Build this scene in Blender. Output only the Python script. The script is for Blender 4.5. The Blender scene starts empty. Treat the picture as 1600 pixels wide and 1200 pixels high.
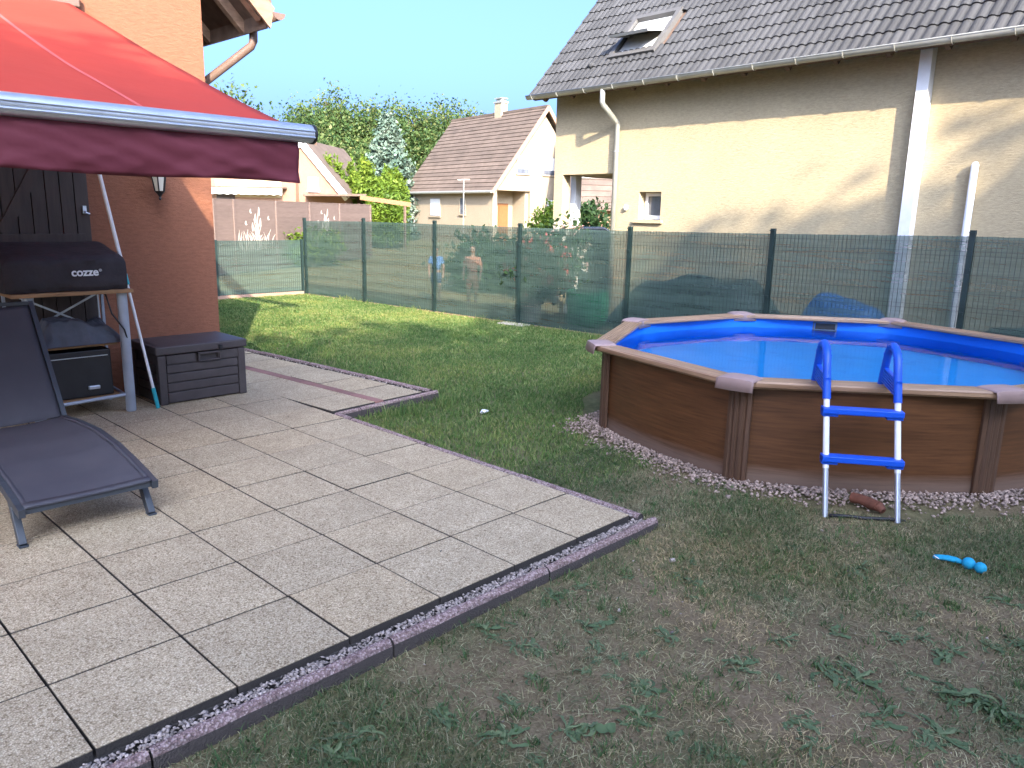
import bpy, bmesh, math, random
import numpy as np
from mathutils import Vector, Matrix, Euler, noise as mnoise

random.seed(7)
rng = np.random.default_rng(7)
SC = bpy.context.scene
COL = SC.collection
R_ = math.radians

# ------------------------------------------------------------------ camera
CAM = Vector((-3.6833, -2.5155, 1.7499))
_y, _p, _r = R_(46.238), R_(12.351), R_(1.307)
_f = Vector((math.sin(_y)*math.cos(_p), math.cos(_y)*math.cos(_p), -math.sin(_p)))
_rt = Vector((math.cos(_y), -math.sin(_y), 0)); _up = _rt.cross(_f)
_R = math.cos(_r)*_rt + math.sin(_r)*_up
_U = -math.sin(_r)*_rt + math.cos(_r)*_up
cd = bpy.data.cameras.new('camera'); cam = bpy.data.objects.new('camera', cd); COL.objects.link(cam)
cd.sensor_width = 36; cd.lens = 1214.3/1600*36; cd.clip_start = 0.05; cd.clip_end = 3000
cam.matrix_world = Matrix(((_R.x, _U.x, -_f.x, CAM.x), (_R.y, _U.y, -_f.y, CAM.y), (_R.z, _U.z, -_f.z, CAM.z), (0, 0, 0, 1)))
SC.camera = cam

# ------------------------------------------------------------------ sky, sun, exposure
SUNV = Vector((-0.462, -0.756, 0.464)).normalized()
w = bpy.data.worlds.new('World'); SC.world = w; w.use_nodes = True
nt = w.node_tree
sky = nt.nodes.new('ShaderNodeTexSky'); sky.sky_type = 'NISHITA'; sky.sun_disc = False
sky.sun_elevation = math.asin(SUNV.z); sky.sun_rotation = math.atan2(SUNV.x, SUNV.y)
sky.air_density = 0.48; sky.dust_density = 9.2; sky.ozone_density = 7.5; sky.altitude = 200
bg = nt.nodes['Background']; bg.inputs['Strength'].default_value = 0.15
nt.links.new(sky.outputs[0], bg.inputs['Color'])
sd = bpy.data.lights.new('sun', 'SUN'); so = bpy.data.objects.new('sun', sd); COL.objects.link(so)
sd.energy = 2.4; sd.angle = R_(0.55); sd.color = (1.0, 0.86, 0.66)
so.rotation_euler = SUNV.to_track_quat('Z', 'Y').to_euler()
SC.view_settings.view_transform = 'Standard'; SC.view_settings.look = 'None'
SC.view_settings.gamma = 1; SC.view_settings.use_curve_mapping = False
SC.view_settings.exposure = 2.62
try:
    SC.cycles.max_bounces = 8; SC.cycles.transparent_max_bounces = 16; SC.cycles.use_denoising = True
    SC.cycles.caustics_reflective = False; SC.cycles.caustics_refractive = False
except Exception: pass

# ------------------------------------------------------------------ helpers: materials
def _mat(name):
    m = bpy.data.materials.new(name); m.use_nodes = True
    t = m.node_tree; return m, t, t.nodes, t.links, t.nodes['Principled BSDF']

def noise_node(t, coord, scale, detail=4, rough=0.55, stretch=None, w4=None):
    n = t.nodes.new('ShaderNodeTexNoise'); n.inputs['Scale'].default_value = scale
    n.inputs['Detail'].default_value = detail; n.inputs['Roughness'].default_value = rough
    src = coord
    if stretch:
        mp = t.nodes.new('ShaderNodeMapping'); mp.inputs['Scale'].default_value = stretch
        t.links.new(src, mp.inputs['Vector']); src = mp.outputs[0]
    t.links.new(src, n.inputs['Vector']); return n.outputs['Fac']

def ramp(t, fac, stops):
    r = t.nodes.new('ShaderNodeValToRGB'); e = r.color_ramp.elements
    while len(e) > 2: e.remove(e[-1])
    for i, (p, c) in enumerate(stops):
        el = e[i] if i < 2 else e.new(p)
        el.position = p; el.color = (*c, 1) if len(c) == 3 else c
    t.links.new(fac, r.inputs[0]); return r.outputs['Color']

def mixc(t, fac, a, b, mode='MIX'):
    n = t.nodes.new('ShaderNodeMix'); n.data_type = 'RGBA'; n.blend_type = mode
    if isinstance(fac, (int, float)): n.inputs[0].default_value = fac
    else: t.links.new(fac, n.inputs[0])
    for sock, v in ((n.inputs[6], a), (n.inputs[7], b)):
        if isinstance(v, tuple): sock.default_value = (*v[:3], 1)
        else: t.links.new(v, sock)
    return n.outputs[2]

def bump(t, h, strength, dist, normal_to):
    b = t.nodes.new('ShaderNodeBump'); b.inputs['Strength'].default_value = strength; b.inputs['Distance'].default_value = dist
    t.links.new(h, b.inputs['Height']); t.links.new(b.outputs[0], normal_to); return b

def pmat(name, col, rough=0.6, var=0.12, scale=6, bstr=0.0, bscale=60, bdist=0.01, metal=0, stretch=None, objrand=0.0, spec=0.4, island=0.0):
    """one colour with soft blotches, fine relief and a little per-object difference"""
    m, t, N, L, P = _mat(name)
    tc = N.new('ShaderNodeTexCoord').outputs['Object']
    f = noise_node(t, tc, scale, 5, 0.6, stretch)
    lo = tuple(c*(1-var) for c in col); hi = tuple(min(1, c*(1+var)) for c in col)
    c = ramp(t, f, [(0.3, lo), (0.7, hi)])
    rnd = None
    if objrand: rnd = N.new('ShaderNodeObjectInfo').outputs['Random']; k = objrand
    if island: rnd = N.new('ShaderNodeNewGeometry').outputs['Random Per Island']; k = island
    if rnd is not None:
        c = mixc(t, 1.0, c, ramp(t, rnd, [(0, (1-k,)*3), (1, (1, 1, 1))]), 'MULTIPLY')
    L.new(c, P.inputs['Base Color'])
    P.inputs['Roughness'].default_value = rough; P.inputs['Metallic'].default_value = metal
    P.inputs['Specular IOR Level'].default_value = spec
    if bstr:
        h = noise_node(t, tc, bscale, 4, 0.6, stretch); bump(t, h, bstr, bdist, P.inputs['Normal'])
    return m

def stucco(name, col, var=0.1):
    m, t, N, L, P = _mat(name)
    tc = N.new('ShaderNodeTexCoord').outputs['Object']
    big = noise_node(t, tc, 0.7, 5, 0.6)
    fine = noise_node(t, tc, 13, 6, 0.72, (1, 1, 3.4))
    c = ramp(t, big, [(0.3, tuple(x*(1-var) for x in col)), (0.72, tuple(min(1, x*(1+var*0.6)) for x in col))])
    c = mixc(t, 0.5, c, ramp(t, fine, [(0.32, tuple(x*0.62 for x in col)), (0.6, tuple(min(1, x*1.06) for x in col))]))
    L.new(c, P.inputs['Base Color']); P.inputs['Roughness'].default_value = 0.92; P.inputs['Specular IOR Level'].default_value = 0.2
    bump(t, fine, 0.7, 0.016, P.inputs['Normal'])
    return m

def aggregate(name, stops, vscale=150, bdist=0.004, blotch=0.12, side=None):
    """washed concrete: small stones of several colours"""
    m, t, N, L, P = _mat(name)
    tc = N.new('ShaderNodeTexCoord').outputs['Object']
    oi = N.new('ShaderNodeObjectInfo')
    ad = N.new('ShaderNodeVectorMath'); ad.operation = 'ADD'
    sc = N.new('ShaderNodeVectorMath'); sc.operation = 'SCALE'; sc.inputs[3].default_value = 37.0
    cmb = N.new('ShaderNodeCombineXYZ'); L.new(oi.outputs['Random'], cmb.inputs[0]); L.new(oi.outputs['Random'], cmb.inputs[1])
    L.new(cmb.outputs[0], sc.inputs[0]); L.new(tc, ad.inputs[0]); L.new(sc.outputs[0], ad.inputs[1]); tc = ad.outputs[0]
    v = N.new('ShaderNodeTexVoronoi'); v.inputs['Scale'].default_value = vscale; L.new(tc, v.inputs['Vector'])
    sep = N.new('ShaderNodeSeparateColor'); L.new(v.outputs['Color'], sep.inputs[0])
    c = ramp(t, sep.outputs[0], stops)
    edge = ramp(t, v.outputs['Distance'], [(0.25, (1, 1, 1)), (0.75, (0.62, 0.6, 0.57))])
    c = mixc(t, 1.0, c, edge, 'MULTIPLY')
    bl = noise_node(t, tc, 3.2, 8, 0.72)
    c = mixc(t, 1.0, c, ramp(t, bl, [(0.28, (1-blotch*2, 1-blotch*2.1, 1-blotch*2.2)), (0.65, (1, 1, 1))]), 'MULTIPLY')
    c = mixc(t, 1.0, c, ramp(t, oi.outputs['Random'], [(0, (0.92, 0.91, 0.89)), (0.5, (1, 0.985, 0.96)), (1, (0.99, 0.955, 0.90))]), 'MULTIPLY')
    L.new(c, P.inputs['Base Color']); P.inputs['Roughness'].default_value = 0.9; P.inputs['Specular IOR Level'].default_value = 0.25
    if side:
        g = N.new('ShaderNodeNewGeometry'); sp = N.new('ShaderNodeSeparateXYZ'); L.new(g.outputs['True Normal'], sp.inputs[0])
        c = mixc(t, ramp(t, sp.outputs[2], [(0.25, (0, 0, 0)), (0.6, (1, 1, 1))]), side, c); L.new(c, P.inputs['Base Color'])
    bump(t, v.outputs['Distance'], 0.7, bdist, P.inputs['Normal'])
    return m

def leafmat(name, cols, transl=0.35, rough=0.6):
    m, t, N, L, P = _mat(name)
    g = N.new('ShaderNodeNewGeometry').outputs['Random Per Island']
    n = len(cols); c = ramp(t, g, [(i/(n-1), c) for i, c in enumerate(cols)])
    tc = N.new('ShaderNodeTexCoord').outputs['Object']
    c = mixc(t, 1.0, c, ramp(t, noise_node(t, tc, 0.55, 4, 0.6), [(0.34, (0.55, 0.68, 0.62)), (0.5, (0.85, 0.92, 0.85)), (0.66, (1.25, 1.12, 1.0))]), 'MULTIPLY')
    L.new(c, P.inputs['Base Color']); P.inputs['Roughness'].default_value = rough; P.inputs['Specular IOR Level'].default_value = 0.25
    tr = N.new('ShaderNodeBsdfTranslucent'); L.new(c, tr.inputs['Color'])
    mx = N.new('ShaderNodeMixShader'); mx.inputs[0].default_value = transl
    L.new(P.outputs[0], mx.inputs[1]); L.new(tr.outputs[0], mx.inputs[2]); L.new(mx.outputs[0], N['Material Output'].inputs['Surface'])
    return m

# ------------------------------------------------------------------ helpers: meshes
def wloc(o):
    v = Vector((0, 0, 0))
    while o is not None: v += o.location; o = o.parent
    return v

class MB:
    """collects shapes given in world coordinates; build() links them as ONE mesh object"""
    def __init__(s): s.v = []; s.f = []
    def add(s, vs, fs):
        b = len(s.v); s.v += [tuple(x) for x in vs]; s.f += [tuple(i+b for i in f) for f in fs]; return s
    def box(s, c, size, M=None):
        hx, hy, hz = size[0]/2, size[1]/2, size[2]/2
        vs = [Vector((x, y, z)) for x in (-hx, hx) for y in (-hy, hy) for z in (-hz, hz)]
        if M is not None: vs = [M @ v for v in vs]
        c = Vector(c)
        return s.add([v+c for v in vs], [(0, 1, 3, 2), (4, 6, 7, 5), (0, 4, 5, 1), (2, 3, 7, 6), (0, 2, 6, 4), (1, 5, 7, 3)])
    def fbox(s, fr, a, b):
        """box in a frame fr(p,q,z) from corner a to corner b"""
        vs = [fr(p, q, z) for p in (a[0], b[0]) for q in (a[1], b[1]) for z in (a[2], b[2])]
        return s.add(vs, [(0, 1, 3, 2), (4, 6, 7, 5), (0, 4, 5, 1), (2, 3, 7, 6), (0, 2, 6, 4), (1, 5, 7, 3)])
    def bar(s, a, b, wd, ht=None, up=(0, 0, 1)):
        a, b = Vector(a), Vector(b); d = (b-a).normalized(); ht = ht or wd
        u = Vector(up); x = d.cross(u)
        if x.length < 1e-4: x = d.cross(Vector((0, 1, 0)))
        x.normalize(); y = x.cross(d)
        vs = [p + x*sx*wd/2 + y*sy*ht/2 for p in (a, b) for sx, sy in ((-1, -1), (1, -1), (1, 1), (-1, 1))]
        return s.add(vs, [(3, 2, 1, 0), (4, 5, 6, 7), (0, 1, 5, 4), (1, 2, 6, 5), (2, 3, 7, 6), (3, 0, 4, 7)])
    def tube(s, pts, r, n=10, caps=True):
        pts = [Vector(p) for p in pts]; k = len(pts); rs = r if isinstance(r, (list, tuple)) else [r]*k
        vs = []; prev = None
        for i, p in enumerate(pts):
            d = (pts[min(i+1, k-1)]-pts[max(i-1, 0)]).normalized()
            if prev is None:
                a = Vector((0, 0, 1)) if abs(d.z) < 0.9 else Vector((1, 0, 0)); x = d.cross(a).normalized()
            else: x = (prev - d*prev.dot(d)).normalized()
            prev = x; y = d.cross(x)
            vs += [p + (x*math.cos(2*math.pi*j/n)+y*math.sin(2*math.pi*j/n))*rs[i] for j in range(n)]
        fs = [(i*n+j, i*n+(j+1) % n, (i+1)*n+(j+1) % n, (i+1)*n+j) for i in range(k-1) for j in range(n)]
        if caps: fs += [tuple(range(n-1, -1, -1)), tuple((k-1)*n+j for j in range(n))]
        return s.add(vs, fs)
    def grid(s, fn, nu, nv):
        vs = [fn(i/nu, j/nv) for i in range(nu+1) for j in range(nv+1)]
        return s.add(vs, [(i*(nv+1)+j, (i+1)*(nv+1)+j, (i+1)*(nv+1)+j+1, i*(nv+1)+j+1) for i in range(nu) for j in range(nv)])
    def prism(s, poly, off):
        """extrude a planar polygon (world points) by a vector"""
        n = len(poly); off = Vector(off); vs = [Vector(p) for p in poly]; vs += [v+off for v in vs]
        return s.add(vs, [tuple(range(n-1, -1, -1)), tuple(range(n, 2*n))] + [(i, (i+1) % n, n+(i+1) % n, n+i) for i in range(n)])
    def ball(s, c, r, n=12, m=8, squash=(1, 1, 1), jit=0):
        c = Vector(c); vs = []
        for i in range(m+1):
            th = math.pi*i/m
            for j in range(n):
                ph = 2*math.pi*j/n; q = 1+random.uniform(-jit, jit)
                vs.append(c+Vector((math.sin(th)*math.cos(ph)*squash[0], math.sin(th)*math.sin(ph)*squash[1], math.cos(th)*squash[2]))*r*q)
        return s.add(vs, [(i*n+j, (i+1)*n+j, (i+1)*n+(j+1) % n, i*n+(j+1) % n) for i in range(m) for j in range(n)])
    def build(s, name, m, parent=None, smooth=False, bevel=0, kind=None, label=None, solid=0, origin=None):
        off = wloc(parent) if parent else (Vector(origin) if origin else Vector((0, 0, 0)))
        me = bpy.data.meshes.new(name)
        me.from_pydata([tuple(Vector(v)-off) for v in s.v], [], s.f)
        if bevel or True:
            bm = bmesh.new(); bm.from_mesh(me)
            bmesh.ops.recalc_face_normals(bm, faces=bm.faces)
            if bevel: bmesh.ops.bevel(bm, geom=[e for e in bm.edges if len(e.link_faces) == 2 and e.calc_face_angle(0) > 0.6], offset=bevel, segments=2, affect='EDGES', profile=0.5)
            bm.to_mesh(me); bm.free()
        me.materials.append(m)
        if smooth: me.shade_smooth() if smooth is True else me.set_sharp_from_angle(angle=smooth)
        if smooth and smooth is not True:
            me.polygons.foreach_set('use_smooth', [True]*len(me.polygons))
        o = bpy.data.objects.new(name, me); COL.objects.link(o)
        if parent: o.parent = parent
        elif origin: o.location = origin
        if kind: o['kind'] = kind
        if label: o['label'] = label
        if solid:
            md = o.modifiers.new('solid', 'SOLIDIFY'); md.thickness = solid
        return o

def npmesh(name, V, F, m, parent=None, kind=None, smooth=False, origin=None):
    """fast mesh from numpy arrays, all faces of one size"""
    V = np.asarray(V, np.float32).copy(); F = np.asarray(F, np.int32)
    off = wloc(parent) if parent else (Vector(origin) if origin else Vector((0, 0, 0)))
    V -= np.array(off, np.float32)
    me = bpy.data.meshes.new(name); k = F.shape[1]
    me.vertices.add(len(V)); me.vertices.foreach_set('co', V.ravel())
    me.loops.add(F.size); me.loops.foreach_set('vertex_index', F.ravel())
    me.polygons.add(len(F)); me.polygons.foreach_set('loop_start', np.arange(0, F.size, k, dtype=np.int32))
    if smooth: me.polygons.foreach_set('use_smooth', np.ones(len(F), bool))
    me.update(calc_edges=True); me.materials.append(m)
    o = bpy.data.objects.new(name, me); COL.objects.link(o)
    if parent: o.parent = parent
    elif origin: o.location = origin
    if kind: o['kind'] = kind
    return o

def tag(o, label, cat, group=None):
    o['label'] = label; o['category'] = cat
    if group: o['group'] = group
    return o

def thing(name, label, cat, loc, group=None):
    o = bpy.data.objects.new(name, None); COL.objects.link(o); o.location = loc; o.empty_display_size = 0.1
    return tag(o, label, cat, group)

def copypart(o, parent, loc=None, rot=None, scale=None):
    c = o.copy(); COL.objects.link(c); c.parent = parent
    if loc is not None: c.location = loc
    if rot is not None: c.rotation_euler = rot
    if scale is not None: c.scale = scale
    return c

def vnoise(x, y, s, seed=0):
    """smooth value noise for numpy arrays"""
    x = x*s+seed*17.3; y = y*s+seed*9.1
    xi = np.floor(x).astype(int); yi = np.floor(y).astype(int); fx = x-xi; fy = y-yi
    fx = fx*fx*(3-2*fx); fy = fy*fy*(3-2*fy)
    def h(a, b):
        q = np.sin(a*127.1+b*311.7+seed*74.7)*43758.5453; return q-np.floor(q)
    return (h(xi, yi)*(1-fx)+h(xi+1, yi)*fx)*(1-fy)+(h(xi, yi+1)*(1-fx)+h(xi+1, yi+1)*fx)*fy
def fbm(x, y, s, seed=0): return 0.55*vnoise(x, y, s, seed)+0.3*vnoise(x, y, s*2.1, seed+1)+0.15*vnoise(x, y, s*4.3, seed+2)

# ------------------------------------------------------------------ materials
M = {}
M['house_wall'] = stucco('orange_stucco', (0.265, 0.112, 0.066))
M['cream_wall'] = stucco('cream_stucco', (0.47, 0.385, 0.245), 0.16)
M['pale_wall'] = stucco('pale_cream_render', (0.33, 0.272, 0.192))
M['peach_wall'] = stucco('peach_render', (0.275, 0.165, 0.108))
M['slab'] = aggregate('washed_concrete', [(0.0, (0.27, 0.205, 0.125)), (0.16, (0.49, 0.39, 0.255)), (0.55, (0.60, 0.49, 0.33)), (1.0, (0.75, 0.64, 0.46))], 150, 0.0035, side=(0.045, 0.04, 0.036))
M['kerb'] = aggregate('pink_concrete', [(0.0, (0.18, 0.125, 0.12)), (0.4, (0.34, 0.235, 0.23)), (1.0, (0.54, 0.43, 0.42))], 120, 0.006, side=(0.062, 0.052, 0.047))  # upright faces darker: dirt and some shade both put into the colour
M['brick'] = pmat('paver_brick', (0.28, 0.14, 0.115), 0.9, 0.2, 30, 0.4, 90, 0.004, objrand=0.3)
M['kerb_bed'] = pmat('dark_mortar', (0.06, 0.055, 0.05), 0.95, 0.3, 12, 0.5, 60)
M['wood_dark'] = pmat('dark_brown_boards', (0.055, 0.04, 0.034), 0.6, 0.25, 5, 0.3, 40, 0.004, stretch=(6, 6, 0.6))
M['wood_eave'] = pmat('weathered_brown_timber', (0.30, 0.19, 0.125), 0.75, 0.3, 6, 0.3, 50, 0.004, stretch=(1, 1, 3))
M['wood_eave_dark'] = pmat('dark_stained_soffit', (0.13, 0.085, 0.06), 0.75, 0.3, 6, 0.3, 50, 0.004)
M['brown_metal'] = pmat('brown_painted_metal', (0.17, 0.11, 0.085), 0.4, 0.12, 8, spec=0.5)
M['alu'] = pmat('brushed_aluminium', (0.52, 0.56, 0.62), 0.35, 0.08, 10, metal=0.75)
M['greymetal'] = pmat('grey_painted_tube', (0.36, 0.40, 0.46), 0.4, 0.08, 9, spec=0.5)
M['white'] = pmat('white_plastic', (0.78, 0.78, 0.78), 0.4, 0.05, 9)
M['black'] = pmat('black_plastic', (0.018, 0.018, 0.02), 0.45, 0.2, 9)
M['lounge_fabric'] = None
M['chest'] = pmat('brown_resin', (0.062, 0.052, 0.052), 0.55, 0.15, 12, 0.25, 120, 0.003)
M['teal'] = pmat('teal_plastic', (0.02, 0.36, 0.42), 0.45, 0.1, 10)
M['wood_board'] = pmat('plain_wood_board', (0.30, 0.17, 0.08), 0.7, 0.25, 8, 0.2, 60, 0.002, stretch=(0.6, 6, 6))
M['cover'] = pmat('dark_woven_cover', (0.030, 0.024, 0.027), 0.75, 0.25, 6, 0.5, 22, 0.012)
M['tarp'] = pmat('grey_folded_tarp', (0.085, 0.09, 0.105), 0.6, 0.2, 7, 0.6, 16, 0.012)
M['liner'] = pmat('blue_pool_liner', (0.008, 0.155, 0.66), 0.4, 0.06, 3, 0.05, 30)
M['ladder_blue'] = pmat('blue_ladder_plastic', (0.008, 0.085, 0.55), 0.4, 0.06, 9)
M['cap'] = pmat('mauve_brown_plastic_cap', (0.33, 0.23, 0.21), 0.5, 0.08, 9, 0.15, 160, 0.002)
M['pool_post'] = pmat('brown_steel_post', (0.085, 0.045, 0.026), 0.5, 0.2, 8, stretch=(8, 8, 0.5))
M['fence_green'] = pmat('dark_green_coated_steel', (0.016, 0.032, 0.030), 0.45, 0.1, 9)
M['zinc'] = pmat('zinc_gutter', (0.40, 0.40, 0.36), 0.45, 0.12, 5, metal=0.5)
M['roof_tile'] = pmat('grey_concrete_tile', (0.062, 0.062, 0.063), 0.85, 0.25, 1.2, 0.3, 60, 0.004, objrand=0.34)
M['roof_tile_mass'] = pmat('grey_concrete_tile_mass', (0.062, 0.062, 0.063), 0.85, 0.25, 1.2, 0.3, 60, 0.004, island=0.34)
M['roof_brown'] = pmat('brown_clay_tile', (0.125, 0.092, 0.070), 0.85, 0.22, 1.6, 0.4, 9, 0.03, island=0.2)
M['pane'] = pmat('dark_window_pane', (0.10, 0.11, 0.13), 0.08, 0.3, 3, spec=0.7)
M['shutter_white'] = pmat('white_roller_shutter', (0.60, 0.595, 0.57), 0.5, 0.05, 9)
M['door_orange'] = pmat('varnished_orange_door', (0.21, 0.088, 0.032), 0.5, 0.2, 8, stretch=(6, 6, 1))
M['wpc'] = pmat('taupe_composite_board', (0.17, 0.122, 0.102), 0.7, 0.12, 3, 0.2, 60, 0.003, stretch=(1, 1, 8), objrand=0.12)
M['deco'] = pmat('off_white_cut_metal', (0.55, 0.51, 0.43), 0.6, 0.05, 9)
M['gravel'] = pmat('mixed_pale_gravel', (0.50, 0.42, 0.37), 0.9, 0.15, 30, island=0.65)
M['gravel_pink'] = pmat('pink_gravel', (0.48, 0.36, 0.29), 0.9, 0.2, 30, island=0.6)
M['bark'] = pmat('grey_brown_bark', (0.13, 0.10, 0.075), 0.9, 0.3, 8, 0.6, 20, 0.03, stretch=(4, 4, 0.6))
M['skin'] = pmat('warm_skin', (0.38, 0.23, 0.155), 0.55, 0.06, 9)
M['hair'] = pmat('dark_brown_hair', (0.045, 0.028, 0.018), 0.5, 0.3, 20)
M['shirt_blue'] = pmat('blue_shirt_cloth', (0.12, 0.24, 0.48), 0.85, 0.1, 9)
M['jeans'] = pmat('dark_blue_shorts_cloth', (0.05, 0.08, 0.16), 0.85, 0.1, 9)
M['top_peach'] = pmat('peach_top_cloth', (0.46, 0.21, 0.14), 0.85, 0.1, 9)
M['bin_green'] = pmat('green_garden_sack', (0.02, 0.30, 0.12), 0.6, 0.15, 6, 0.4, 12, 0.02)
M['tarp_dark'] = pmat('dark_green_grey_tarp', (0.035, 0.045, 0.045), 0.6, 0.2, 4, 0.5, 6, 0.04)
M['tarp_blue'] = pmat('blue_tarp', (0.02, 0.13, 0.38), 0.6, 0.2, 4, 0.5, 6, 0.04)
M['toy'] = pmat('turquoise_toy_cloth', (0.01, 0.30, 0.48), 0.7, 0.15, 30, 0.4, 150, 0.002)
M['rust'] = pmat('reddish_brown_wood', (0.16, 0.06, 0.035), 0.8, 0.3, 15, 0.4, 60, 0.004)
M['terracotta'] = pmat('white_glazed_pot', (0.62, 0.58, 0.52), 0.6, 0.15, 8)
M['stripe'] = None

def striped(name, a, b, scale, axis=0):
    m, t, N, L, P = _mat(name)
    sp = N.new('ShaderNodeSeparateXYZ'); L.new(N.new('ShaderNodeTexCoord').outputs['Object'], sp.inputs[0])
    mu = N.new('ShaderNodeMath'); mu.operation = 'MULTIPLY'; mu.inputs[1].default_value = scale; L.new(sp.outputs[axis], mu.inputs[0])
    fr = N.new('ShaderNodeMath'); fr.operation = 'FRACT'; L.new(mu.outputs[0], fr.inputs[0])
    L.new(ramp(t, fr.outputs[0], [(0.0, a), (0.49, a), (0.51, b), (1.0, b)]), P.inputs['Base Color']); P.inputs['Roughness'].default_value = 0.85
    return m
M['stripe'] = striped('striped_awning_cloth', (0.72, 0.70, 0.62), (0.45, 0.48, 0.42), 2.2)

def pool_wood(name, a, b, metal_rough=0.42):
    m, t, N, L, P = _mat(name)
    tc = N.new('ShaderNodeTexCoord').outputs['UV']
    f1 = noise_node(t, tc, 3.0, 6, 0.65, (0.9, 14, 1)); f2 = noise_node(t, tc, 1.0, 3, 0.5, (0.4, 3, 1))
    c = ramp(t, f1, [(0.25, a), (0.75, b)])
    c = mixc(t, 1, c, ramp(t, f2, [(0.3, (0.7, 0.68, 0.66)), (0.7, (1, 1, 1))]), 'MULTIPLY')
    sp = N.new('ShaderNodeSeparateXYZ'); L.new(tc, sp.inputs[0])
    ad = N.new('ShaderNodeMath'); ad.operation = 'MULTIPLY_ADD'; L.new(f1, ad.inputs[0]); ad.inputs[1].default_value = -0.12; L.new(sp.outputs[1], ad.inputs[2])
    c = mixc(t, ramp(t, ad.outputs[0], [(0.0, (0.55, 0.55, 0.55)), (0.09, (0, 0, 0))]), c, (0.20, 0.15, 0.12))
    L.new(c, P.inputs['Base Color']); P.inputs['Roughness'].default_value = metal_rough; P.inputs['Specular IOR Level'].default_value = 0.4
    bump(t, f1, 0.15, 0.004, P.inputs['Normal'])
    return m
M['pool_wall'] = pool_wood('printed_wood_steel', (0.062, 0.026, 0.0105), (0.16, 0.067, 0.026))
M['coping'] = pmat('striped_wood_look_coping', (0.30, 0.175, 0.10), 0.4, 0.25, 10, stretch=(1, 1, 1))

def sling(name):
    m, t, N, L, P = _mat(name)
    tc = N.new('ShaderNodeTexCoord').outputs['Object']
    w1 = N.new('ShaderNodeTexWave'); w1.inputs['Scale'].default_value = 90; w1.bands_direction = 'X'; L.new(tc, w1.inputs['Vector'])
    w2 = N.new('ShaderNodeTexWave'); w2.inputs['Scale'].default_value = 90; w2.bands_direction = 'Y'; L.new(tc, w2.inputs['Vector'])
    mm = N.new('ShaderNodeMath'); mm.operation = 'MULTIPLY'; L.new(w1.outputs['Fac'], mm.inputs[0]); L.new(w2.outputs['Fac'], mm.inputs[1])
    n = noise_node(t, tc, 3.5, 5)
    c = ramp(t, n, [(0.3, (0.045, 0.044, 0.056)), (0.7, (0.07, 0.067, 0.077))])
    c = mixc(t, 0.35, c, ramp(t, mm.outputs[0], [(0.0, (0.035, 0.035, 0.042)), (1.0, (0.13, 0.125, 0.137))]))
    L.new(c, P.inputs['Base Color']); P.inputs['Roughness'].default_value = 0.65; P.inputs['Specular IOR Level'].default_value = 0.35
    bump(t, mm.outputs[0], 0.3, 0.001, P.inputs['Normal'])
    return m
M['lounge_fabric'] = sling('charcoal_sling_fabric')

def fabric_red(name, col, tr):
    m, t, N, L, P = _mat(name)
    tc = N.new('ShaderNodeTexCoord').outputs['Object']
    c = ramp(t, noise_node(t, tc, 1.5, 4), [(0.3, tuple(x*0.88 for x in col)), (0.7, col)])
    L.new(c, P.inputs['Base Color']); P.inputs['Roughness'].default_value = 0.75; P.inputs['Specular IOR Level'].default_value = 0.3
    bump(t, noise_node(t, tc, 5, 3), 0.25, 0.02, P.inputs['Normal'])
    b = N.new('ShaderNodeBsdfTranslucent'); L.new(c, b.inputs['Color'])
    mx = N.new('ShaderNodeMixShader'); mx.inputs[0].default_value = tr
    L.new(P.outputs[0], mx.inputs[1]); L.new(b.outputs[0], mx.inputs[2]); L.new(mx.outputs[0], N['Material Output'].inputs['Surface'])
    return m
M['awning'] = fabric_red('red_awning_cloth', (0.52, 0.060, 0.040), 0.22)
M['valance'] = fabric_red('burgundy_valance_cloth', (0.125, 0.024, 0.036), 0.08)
M['seam'] = fabric_red('awning_seam_cloth', (0.62, 0.12, 0.11), 0.1)

def screen_cloth(name):
    """knitted shade net: fine holes let part of the view through"""
    m, t, N, L, P = _mat(name)
    tc = N.new('ShaderNodeTexCoord').outputs['Object']
    streak = noise_node(t, tc, 2.2, 5, 0.6, (0.6, 0.6, 9))
    c = ramp(t, streak, [(0.3, (0.06, 0.105, 0.088)), (0.7, (0.105, 0.16, 0.137))])
    L.new(c, P.inputs['Base Color']); P.inputs['Roughness'].default_value = 0.8; P.inputs['Specular IOR Level'].default_value = 0.2
    tl = N.new('ShaderNodeBsdfTranslucent'); L.new(c, tl.inputs['Color'])
    m1 = N.new('ShaderNodeMixShader'); m1.inputs[0].default_value = 0.3; L.new(P.outputs[0], m1.inputs[1]); L.new(tl.outputs[0], m1.inputs[2])
    tp = N.new('ShaderNodeBsdfTransparent')
    a = ramp(t, streak, [(0.25, (0.72,)*3), (0.75, (0.84,)*3)])
    m2 = N.new('ShaderNodeMixShader'); L.new(a, m2.inputs[0]); L.new(tp.outputs[0], m2.inputs[1]); L.new(m1.outputs[0], m2.inputs[2])
    L.new(m2.outputs[0], N['Material Output'].inputs['Surface'])
    return m
M['screen'] = screen_cloth('green_shade_net')

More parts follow.
